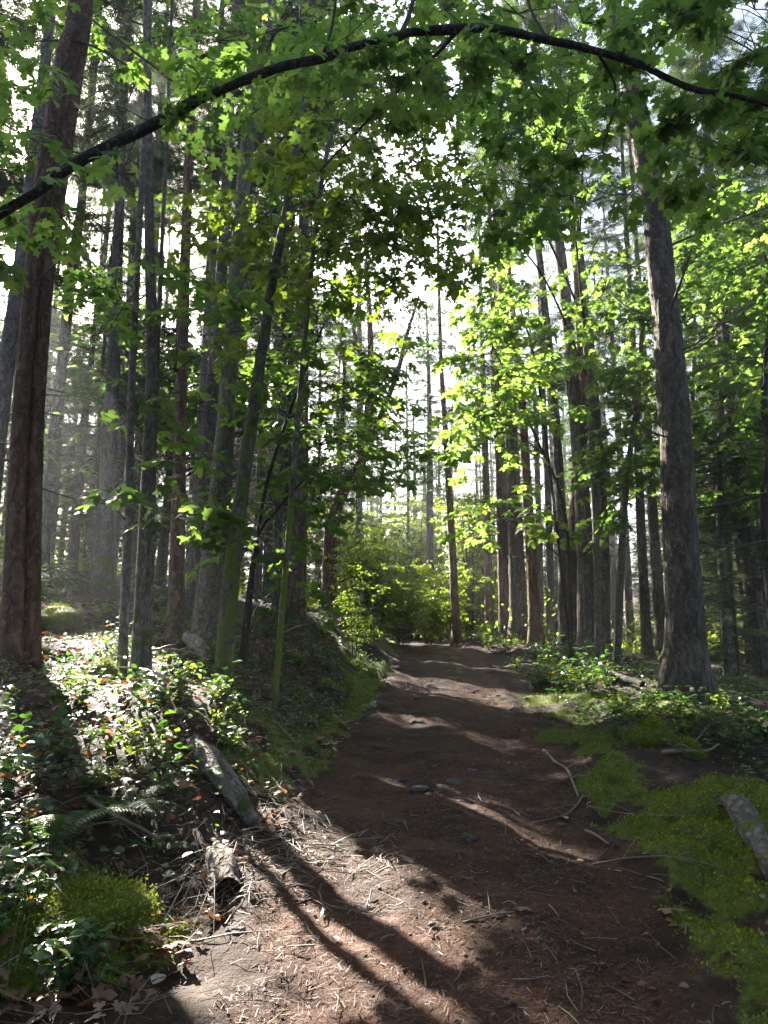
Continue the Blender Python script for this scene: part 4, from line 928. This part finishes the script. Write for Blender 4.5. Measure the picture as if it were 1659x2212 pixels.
def stick(label, pts, r, seed, lift=.6, twigs=3, z=None, name='fallen_branch', mat_=M_STICK, rn=.6, group=None):
    rg = np.random.default_rng(seed); P = np.array([ground_at(x, y) for x, y in pts]); P[:, 2] += r*lift+.004
    if z is not None: P[:, 2] += np.array(z)
    loc = P[0].copy(); o_mb = MB(); n = len(P); ln = tube(o_mb, P, r*np.linspace(1, .45, n), 7, .04, 0, 0, seed, rnd=rn, wob=.22)
    for k in range(twigs):
        i = int(rg.uniform(.2, .9)*(len(ln)-1)); a = unit(np.append(rg.normal(0, 1, 2), rg.uniform(.0, .25))); L = rg.uniform(.12, .35)
        tube(o_mb, [ln[i, :3], ln[i, :3]+a*L*.5+[0, 0, .01], ln[i, :3]+a*L], [r*.45, r*.35, r*.15], 5, None, rnd=rn, cap=False)
    return tag(link(name, o_mb.mesh(name, loc, mat_, True), None, loc), label, 'branch', group)
stick('crooked pale branch with white lichen on the right half of the path', [(1175, 1625), (1200, 1650), (1225, 1670), (1240, 1700), (1250, 1730)], .018, 1)
stick('thin dark curved branch below the crooked pale branch', [(1260, 1725), (1240, 1750), (1210, 1770), (1150, 1785)], .010, 2, rn=.3)
stick('pale broken branch lying across the right moss bank', [(1430, 1640), (1480, 1640), (1530, 1642), (1555, 1630)], .022, 3, z=[.02, .05, .06, .08])
stick('long thin pale twig on the right moss below the path edge', [(1270, 1745), (1340, 1765), (1420, 1770), (1500, 1768)], .006, 4)
stick('grey branch lying in the ferns at the left', [(185, 1770), (240, 1790), (300, 1815), (355, 1838)], .016, 5, z=[.10, .06, .04, .02], rn=.5)
stick('thin curved twig on the moss left of the rotten log', [(240, 1965), (310, 1960), (370, 1945), (405, 1920)], .007, 6)
stick('long pale branch across the bank below the maple clump', [(265, 1440), (330, 1425), (400, 1428), (465, 1440)], .018, 7, z=[.05, .10, .10, .06], rn=.7)
stick('fallen branch slanting through the sunlit brambles', [(290, 1455), (340, 1490), (400, 1515)], .020, 8, z=[.05, .10, .06], rn=.7)
stick('dark dead branch on the shady left slope', [(575, 1500), (610, 1520), (660, 1545)], .018, 9, z=[.05, .06, .03], rn=.25)
stick('thin dead branch lower on the shady left slope', [(590, 1560), (620, 1590), (645, 1625)], .012, 10, rn=.45)
stick('long straight stick across the twig pile at the path edge', [(560, 1800), (640, 1825), (700, 1830), (760, 1835)], .009, 11, rn=.8)
stick('forked stick in the sun beside the pale log', [(520, 1770), (570, 1790), (600, 1815), (660, 1850)], .010, 12, rn=.9, twigs=5)
stick('short tan stick on the path near the bottom edge', [(340, 2048), (400, 2042), (440, 2040)], .010, 13, rn=.6)
stick('thin dark stick lying straight on the bottom of the path', [(1000, 2000), (1060, 1985), (1110, 1978)], .006, 14, rn=.5)
stick('long thin twig over the needles on the right of the path', [(1280, 1870), (1360, 1858), (1460, 1862), (1560, 1890)], .006, 15, rn=.5)
stick('brown twig beside the long thin twig on the right', [(1330, 1885), (1420, 1905), (1500, 1935), (1560, 1920)], .005, 16, rn=.6)
stick('short thick tan stick lying on the right of the path', [(1265, 1800), (1290, 1815), (1315, 1830)], .012, 17, rn=.6, twigs=0)
stick('pale bare upright branch behind the mossy leaning maple', [(545, 1370), (570, 1310), (600, 1200)], .016, 18, rn=.8, z=[0, .2, .5])
stick('dark branch lying on the mossy knoll left of the path', [(600, 1385), (640, 1370), (690, 1355)], .018, 19, rn=.4, z=[.08, .12, .1])
stick('bent twig rising from the moss at the right edge', [(1480, 1640), (1530, 1600), (1570, 1590)], .008, 20, rn=.5, z=[.02, .12, .2])

def boulder(label, px, py, rx, rz, seed, mat_, moss, name='mossy_mound', cat='mound', rnd=.5, tufts=0):
    p = ground_at(px, py); rg = np.random.default_rng(seed); n, m_ = 26, 14
    th = np.linspace(0, 2*math.pi, n, endpoint=False); ph = np.linspace(0.0, math.pi*.62, m_)
    TH, PH = np.meshgrid(th, ph); d = np.stack([np.sin(PH)*np.cos(TH), np.sin(PH)*np.sin(TH), np.cos(PH)], -1)
    r = 1+(.22 if rx > .125 else .38)*fbm(d[..., 0]*1.5+seed, d[..., 1]*1.5, d[..., 2]*1.5, 4, seed)
    if name == 'stone': p = p-[0, 0, rz*.35]
    v = d*r[..., None]*np.array([rx, rx*rg.uniform(.7, 1), rz])+p; idx = np.arange(n*m_).reshape(m_, n); nx_ = np.roll(idx, -1, 1)
    mb = MB(); mb.add(v.reshape(-1, 3), np.stack([idx[:-1], idx[1:], nx_[1:], nx_[:-1]], -1).reshape(-1, 4), rnd, moss)
    o = tag(link(name, mb.mesh(name, p, mat_, True), None, p), label, cat)
    if tufts:
        q = v.reshape(-1, 3); dd = d.reshape(-1, 3); tufts *= 2; k = rg.integers(0, len(q), tufts); pos = q[k]+rg.normal(0, .025, (tufts, 3))-p
        pos = pos*(1/np.maximum(1, 1)); m2 = MB(); scatter(m2, *SMALL, pos+p, frames(dd[k]*.5+rg.normal(0, .7, (tufts, 3)), rg.normal(0, 1, (tufts, 3))), rg.uniform(.009, .021, tufts), rg.uniform(0, 1, tufts))
        t_ = link('moss', m2.mesh('moss', p, M_MOSS), o)
    return o
boulder('bright mossy mound at the lower left of the path', 175, 1985, .30, .075, 1, M_GROUND, 1.0, rnd=0.0, tufts=2600)
boulder('green moss cushion on the right moss bank', 1415, 1600, .21, .17, 2, M_GROUND, 1.0, rnd=0.0, tufts=1800)
boulder('small moss cushion beside the pale broken branch', 1490, 1635, .13, .11, 3, M_GROUND, 1.0, rnd=0.0, tufts=1200)
boulder('mossy hump beside the twin fir on the left bank', 120, 1350, .42, .24, 4, M_GROUND, 1.0, rnd=0.0, tufts=2600)
boulder('mossy stump on the bank in front of the maple clump', 225, 1465, .16, .14, 5, M_GROUND, .7, rnd=0.0, tufts=900)
boulder('mossy stump on the knoll left of the path', 735, 1300, .35, .5, 6, M_GROUND, .8, rnd=0.0, tufts=1500)
boulder('mossy boulder high on the left hillside', 140, 1200, .55, .35, 7, M_GROUND, .9, rnd=0.0, tufts=1500)
st = [(905, 1705, .09), (960, 1700, .07), (985, 1690, .10), (870, 1690, .09), (945, 1710, .06), (1020, 1665, .05), (940, 1640, .09), (900, 1560, .12), (985, 1545, .08), (1010, 1575, .06), (1015, 1495, .1), (905, 1510, .1), (1020, 1815, .05), (865, 1775, .07), (1215, 1785, .06), (980, 1450, .09), (1095, 1550, .07), (510, 2010, .05), (1060, 1680, .05), (840, 1600, .05)]
for k, (x, y, r) in enumerate(st):
    o = boulder('small grey stone lying half sunk in the dirt path', x, y, r*.9, r*.34, 50+k, M_STONE, 0, 'stone', 'stone', rnd=float(RNG.uniform(.2, .9))); o['group'] = 'grey stones in the path'

# --- fallen leaves that can be told apart --------------------------------------------------------------
rg = np.random.default_rng(91)
def one_leaf(label, px, py, size, mat_, rn, tmpl=MAPLE_HI, tilt=.3, lift=.02):
    p = ground_at(px, py); p = p+[0, 0, lift]; a = rg.uniform(0, 6.28); mb = MB()
    scatter(mb, *tmpl, np.zeros((1, 3)), frames(np.array([[math.cos(a), math.sin(a), .1]]), np.array([[rg.normal(0, tilt), rg.normal(0, tilt), 1]])), np.array([size]), np.array([rn]))
    return tag(link('fallen_leaf', mb.mesh('fallen_leaf', mat=mat_), None, p), label, 'leaf')
one_leaf('pale yellowish leaf alone in the sunlit dirt near the bottom', 725, 2050, .07, M_DEAD, 1.0, OVATE)
one_leaf('pale dry leaf lying on the right of the path', 1225, 1780, .09, M_DEAD, .98, OVATE)
one_leaf('greenish maple leaf fallen on the middle of the path', 1010, 1815, .08, M_LEAF, .6)
one_leaf('pale green leaf fallen at the lower left path edge', 395, 2005, .11, M_BUSH, .7)
one_leaf('dry grey leaf next to the fallen green leaf at lower left', 450, 1995, .10, M_DEAD, .95, OVATE)
one_leaf('pale grey leaf near the bottom left corner', 330, 2140, .09, M_DEAD, 1.0, OVATE)
one_leaf('brown curled leaf at the right moss edge', 1430, 1975, .12, M_DEAD, .75)
one_leaf('orange dead leaf hanging beside the largest right fir', 1450, 1570, .16, M_DEAD, .3, lift=.12)
one_leaf('pale leaf on the dark dirt right of the middle', 1170, 1840, .07, M_DEAD, .95, OVATE)
one_leaf('tan leaf on the needles right of the path middle', 1130, 1970, .08, M_DEAD, .7)

# --- litter, moss, needles (uncountable) --------------------------------------------------------------
def cloud(n, x0, x1, y0, y1, pw=1.6):
    y = y0+(y1-y0)*RNG.uniform(size=n)**pw; x = RNG.uniform(x0, x1, n)*(.35+y/y1*.65); return x, y
STRIP = (np.array([[-.5, 0, 0], [.5, 0, 0], [.25, 1, .0], [-.25, 1, 0]], float), np.array([[0, 1, 2, 3]]))
def litter(name, label, n, tmpl, sizes, width, keep, mat_, x0=-6, x1=7, y0=1.8, y1=12, lift=.006, tilt=.25, up=.15, rn=None, cat='litter', pw=1.6, spread=1.0):
    x, y = cloud(n, x0, x1, y0, y1, pw); k = keep(x, y); x, y = x[k], y[k]; n = len(x); z = H(x, y)
    a = RNG.uniform(0, 6.28, n); yd = np.column_stack([np.cos(a), np.sin(a), RNG.normal(up, .1, n)]); nd = np.column_stack([RNG.normal(0, tilt, n), RNG.normal(0, tilt, n), np.ones(n)])
    L = RNG.uniform(*sizes, n)*(1+.5*RNG.uniform(size=n)**6); sc = np.column_stack([L*width, L, L]) if width else L
    mb = MB(); scatter(mb, *tmpl, np.column_stack([x, y, z+lift*RNG.uniform(.3, 1.3, n)]), frames(yd, nd), sc, RNG.uniform(0, 1, n) if rn is None else np.clip(RNG.normal(*rn, n), 0, 1))
    return tag(link(name, mb.mesh(name, mat=mat_)), label, cat, kind='stuff')
PEB = (np.array([[0, 0, .5], [.5, .1, 0], [.1, .55, .05], [-.5, .05, 0], [-.05, -.5, .05], [.35, .4, .3], [-.35, .3, .28], [-.3, -.4, .3], [.35, -.35, .3]], float)*[1, .8, .7],
       np.array([[0, 5, 6], [0, 6, 7], [0, 7, 8], [0, 8, 5], [5, 1, 2], [5, 2, 6], [6, 2, 3], [6, 3, 7], [7, 3, 4], [7, 4, 8], [8, 4, 1], [8, 1, 5]]))
pm = lambda x, y: masks(x, y)[0]
mm = lambda x, y: masks(x, y)[1]
litter('needle_litter', 'fallen brown needles and wood chips covering the path', 150000, STRIP, (.012, .045), .09, lambda x, y: RNG.uniform(size=len(x)) < pm(x, y)*.88+.12+.12*(x-xc(y) > 1.2), M_NEEDLELIT, y1=11, rn=(.5, .22))
litter('wood_chips', 'small pale bark chips and cones scattered on the dirt', 15000, STRIP, (.006, .026), .25, lambda x, y: RNG.uniform(size=len(x)) < pm(x, y)*.6+.2, M_STICK, y1=11, tilt=.4, rn=(.4, .3))
litter('gravel', 'small stones pressed into the dirt path', 5200, PEB, (.008, .030), 0, lambda x, y: RNG.uniform(size=len(x)) < pm(x, y)*(.25+.75*(np.abs(x-xc(y)-.1) < .5)), M_STONE, y1=12, lift=.001, tilt=.2, up=.0, rn=(.6, .3))
def twigs3d(name, label, n, keep, r, Lr, x0, x1, y0, y1, lift=.012, rn=(.55, .25), up=.1):
    mb = MB(); x, y = cloud(n, x0, x1, y0, y1); k = keep(x, y); x, y = x[k], y[k]
    for X_, Y_ in zip(x, y):
        a = RNG.uniform(0, 6.28); L = RNG.uniform(*Lr); d = np.array([math.cos(a), math.sin(a), RNG.normal(0, up)]); rr = r*RNG.uniform(.5, 1.4); p = np.array([X_, Y_, 0.0])
        q = np.array([p-d*L/2, p+RNG.normal(0, .08, 3)*L, p+d*L/2]); q[:, 2] += H(q[:, 0], q[:, 1])+lift
        tube(mb, q, [rr, rr*.85, rr*.5], 5, None, rnd=float(np.clip(RNG.normal(*rn), 0, 1)), cap=False)
    tag(link(name, mb.mesh(name, mat=M_STICK, smooth=True)), label, 'litter', kind='stuff')
twigs3d('twig_litter', 'small broken twigs strewn over the path and banks', 1300, lambda x, y: np.ones(len(x), bool), .0026, (.04, .20), -6, 6, 1.9, 11, rn=(.4, .25))
def twig_pile_keep(x, y):
    g = ground_at(620, 1850); return np.hypot((x-g[0]), (y-g[1])*.6)+.25*vnoise(x*4, y*4, 0, 5) < .62*RNG.uniform(size=len(x))**.6
twigs3d('twig_pile', 'pile of dry sunlit twigs at the left path edge', 7000, twig_pile_keep, .0034, (.04, .20), -3, 2, 3, 6.5, .02, (.5, .25), .15)
bank = lambda x, y: (x-xc(y) < -1.15)
twigs3d('bramble_stems', 'tangle of thin dry stems on the left bank', 1500, bank, .0019, (.12, .45), -7, 0, 2.5, 11, .07, (.4, .25), .5)
litter('dead_leaves', 'brown fallen leaves lying on the left bank', 9500, MAPLE_LO, (.025, .08), 0, lambda x, y: bank(x, y) & (RNG.uniform(size=len(x)) < .75), M_DEAD, x0=-9, x1=1, y1=13, lift=.05, tilt=.6, up=.0, rn=(.42, .24))
litter('dead_leaves', 'brown fallen leaves lying right of the path', 1300, OVATE, (.015, .05), 0, lambda x, y: (x-xc(y) > .5), M_DEAD, x0=0, x1=9, y1=13, lift=.012, tilt=.9, up=.0, rn=(.5, .25))
litter('ground_cover', 'small creeping leaves over the left bank', 24000, ROUND, (.02, .055), 0, lambda x, y: (x-xc(y) < -1.5) & (vnoise(x*1.6, y*1.6, 0, 77) > -.25) & (RNG.uniform(size=len(x)) < np.where(y < 7, .4, 1.0)), M_SALAL, x0=-9, x1=1, y1=18, lift=.10, tilt=.6, up=.1, rn=(.5, .25), cat='plants', pw=1.2)
litter('ground_cover', 'small creeping leaves under the trees right of the path', 26000, SMALL, (.03, .075), 0, lambda x, y: (x-xc(y) > 1.6+.9*(y < 9)) & (vnoise(x*1.3, y*1.3, 0, 78) > -.25), M_SALAL, x0=0, x1=12, y0=4, y1=24, lift=.10, tilt=.6, up=.1, rn=(.45, .2), cat='plants', pw=1.0)
litter('moss', 'soft green moss growing along both sides of the path', 460000, SMALL, (.009, .022), 0, lambda x, y: RNG.uniform(size=len(x)) < mm(x, y)*1.3-.25, M_MOSS, x0=-7, x1=8, y1=15, lift=.018, tilt=.9, up=.7, rn=(.45, .22), cat='moss')

# far brush at ground level
def brush():
    n = 42000; y = RNG.uniform(24, 75, n); x = RNG.uniform(-.65, .65, n)*y; k = (np.abs(x-xc(np.minimum(y, 34))) > 1.6) & (vnoise(x*.25, y*.25, 0, 5) > -.25)
    x, y = x[k], y[k]; n = len(x); z = H(x, y)+RNG.uniform(0, 1, n)**1.6*2.6*(.5+.5*vnoise(x*.5, y*.5, 0, 6)); mb = MB()
    scatter(mb, *SMALL, np.column_stack([x, y, z]), frames(RNG.normal(0, 1, (n, 3)), np.array([0, 0, 1])+RNG.normal(0, .6, (n, 3))), RNG.uniform(.10, .24, n), np.clip(RNG.normal(.5, .25, n), 0, 1))
    tag(link('brush', mb.mesh('brush', mat=M_BUSH)), 'distant pale undergrowth between the far trunks', 'undergrowth', kind='stuff')
brush()

# ------------------------------------------------------------------ gaps in the fir crowns where the sun comes through
VC = {}
npr = 0
for o in list(bpy.data.objects):
    if o.type != 'MESH' or not o.name.startswith('crown') or o.name.startswith('crown_limbs'): continue
    me = o.data
    if me.name not in VC:
        v = np.empty(len(me.vertices)*3, np.float32); me.vertices.foreach_get('co', v); rn = np.empty(len(me.vertices), np.float32); me.attributes['rnd'].data.foreach_get('value', rn)
        VC[me.name] = (v.reshape(-1, 3).astype(float), rn)
    v, rn = VC[me.name]; k = len(SPR[0]); M4 = np.array(o.parent.matrix_basis @ o.matrix_basis)
    bad = np.zeros(len(v)//k, bool)
    for ii in (1, k//2, k-1, k-4): bad |= lit(v[ii::k]@M4[:3, :3].T+M4[:3, 3])
    if bad.sum() < 3: continue
    kv = np.repeat(~bad, k); n = int((~bad).sum())
    if n == 0: bpy.data.objects.remove(o); continue
    mb = MB(); mb.add(v[kv], (SPR[1][None]+(np.arange(n)*k)[:, None, None]).reshape(-1, 3), rn[kv]); o.data = mb.mesh('crown', mat=M_NEEDLE); npr += 1
for o in list(bpy.data.objects):                       # and the limbs that carried those needles
    if o.type != 'MESH' or not o.name.startswith('crown_limbs'): continue
    me = o.data
    if me.name not in VC:
        v = np.empty(len(me.vertices)*3, np.float32); me.vertices.foreach_get('co', v); rn = np.empty(len(me.vertices), np.float32); me.attributes['rnd'].data.foreach_get('value', rn)
        VC[me.name] = (v.reshape(-1, 3).astype(float), rn)
    v, rn = VC[me.name]; k = 24; M4 = np.array(o.parent.matrix_basis @ o.matrix_basis); m = len(v)//k
    bad = np.zeros(m, bool)
    for ii in (2, 10, 18, 22): bad |= lit(v[ii::k][:m]@M4[:3, :3].T+M4[:3, 3])
    if bad.sum() < 1: continue
    idx = np.arange(k).reshape(6, 4); nx2 = np.roll(idx, -1, 1); q = np.stack([idx[:-1], nx2[:-1], nx2[1:], idx[1:]], -1).reshape(-1, 4)
    kv = np.repeat(~bad, k); n = int((~bad).sum())
    if n == 0: bpy.data.objects.remove(o); continue
    mb = MB(); mb.add(v[:m*k][kv], (q[None]+(np.arange(n)*k)[:, None, None]).reshape(-1, 4), rn[:m*k][kv]); o.data = mb.mesh('crown_limbs', mat=M_TWIG)
print('pruned crowns', npr)

# ------------------------------------------------------------------ haze
def haze():
    me = bpy.data.meshes.new('haze'); x0, x1, y0, y1, z0, z1 = -210, 210, -26, 265, -8, 48
    v = [(x, y, z) for x in (x0, x1) for y in (y0, y1) for z in (z0, z1)]
    f = [(0, 1, 3, 2), (4, 6, 7, 5), (0, 4, 5, 1), (2, 3, 7, 6), (0, 2, 6, 4), (1, 5, 7, 3)]
    me.from_pydata(v, [], f); m, ns, ls = mat('haze'); p = N(ns, 'ShaderNodeVolumePrincipled'); p.inputs['Color'].default_value = (.93, .96, 1, 1)
    p.inputs['Density'].default_value = .0010; p.inputs['Anisotropy'].default_value = .45
    o = N(ns, 'ShaderNodeOutputMaterial'); ls.new(p.outputs[0], o.inputs['Volume']); me.materials.append(m)
    tag(link('haze', me), 'pale sunlit haze hanging between the trees', 'haze', kind='stuff')
haze()
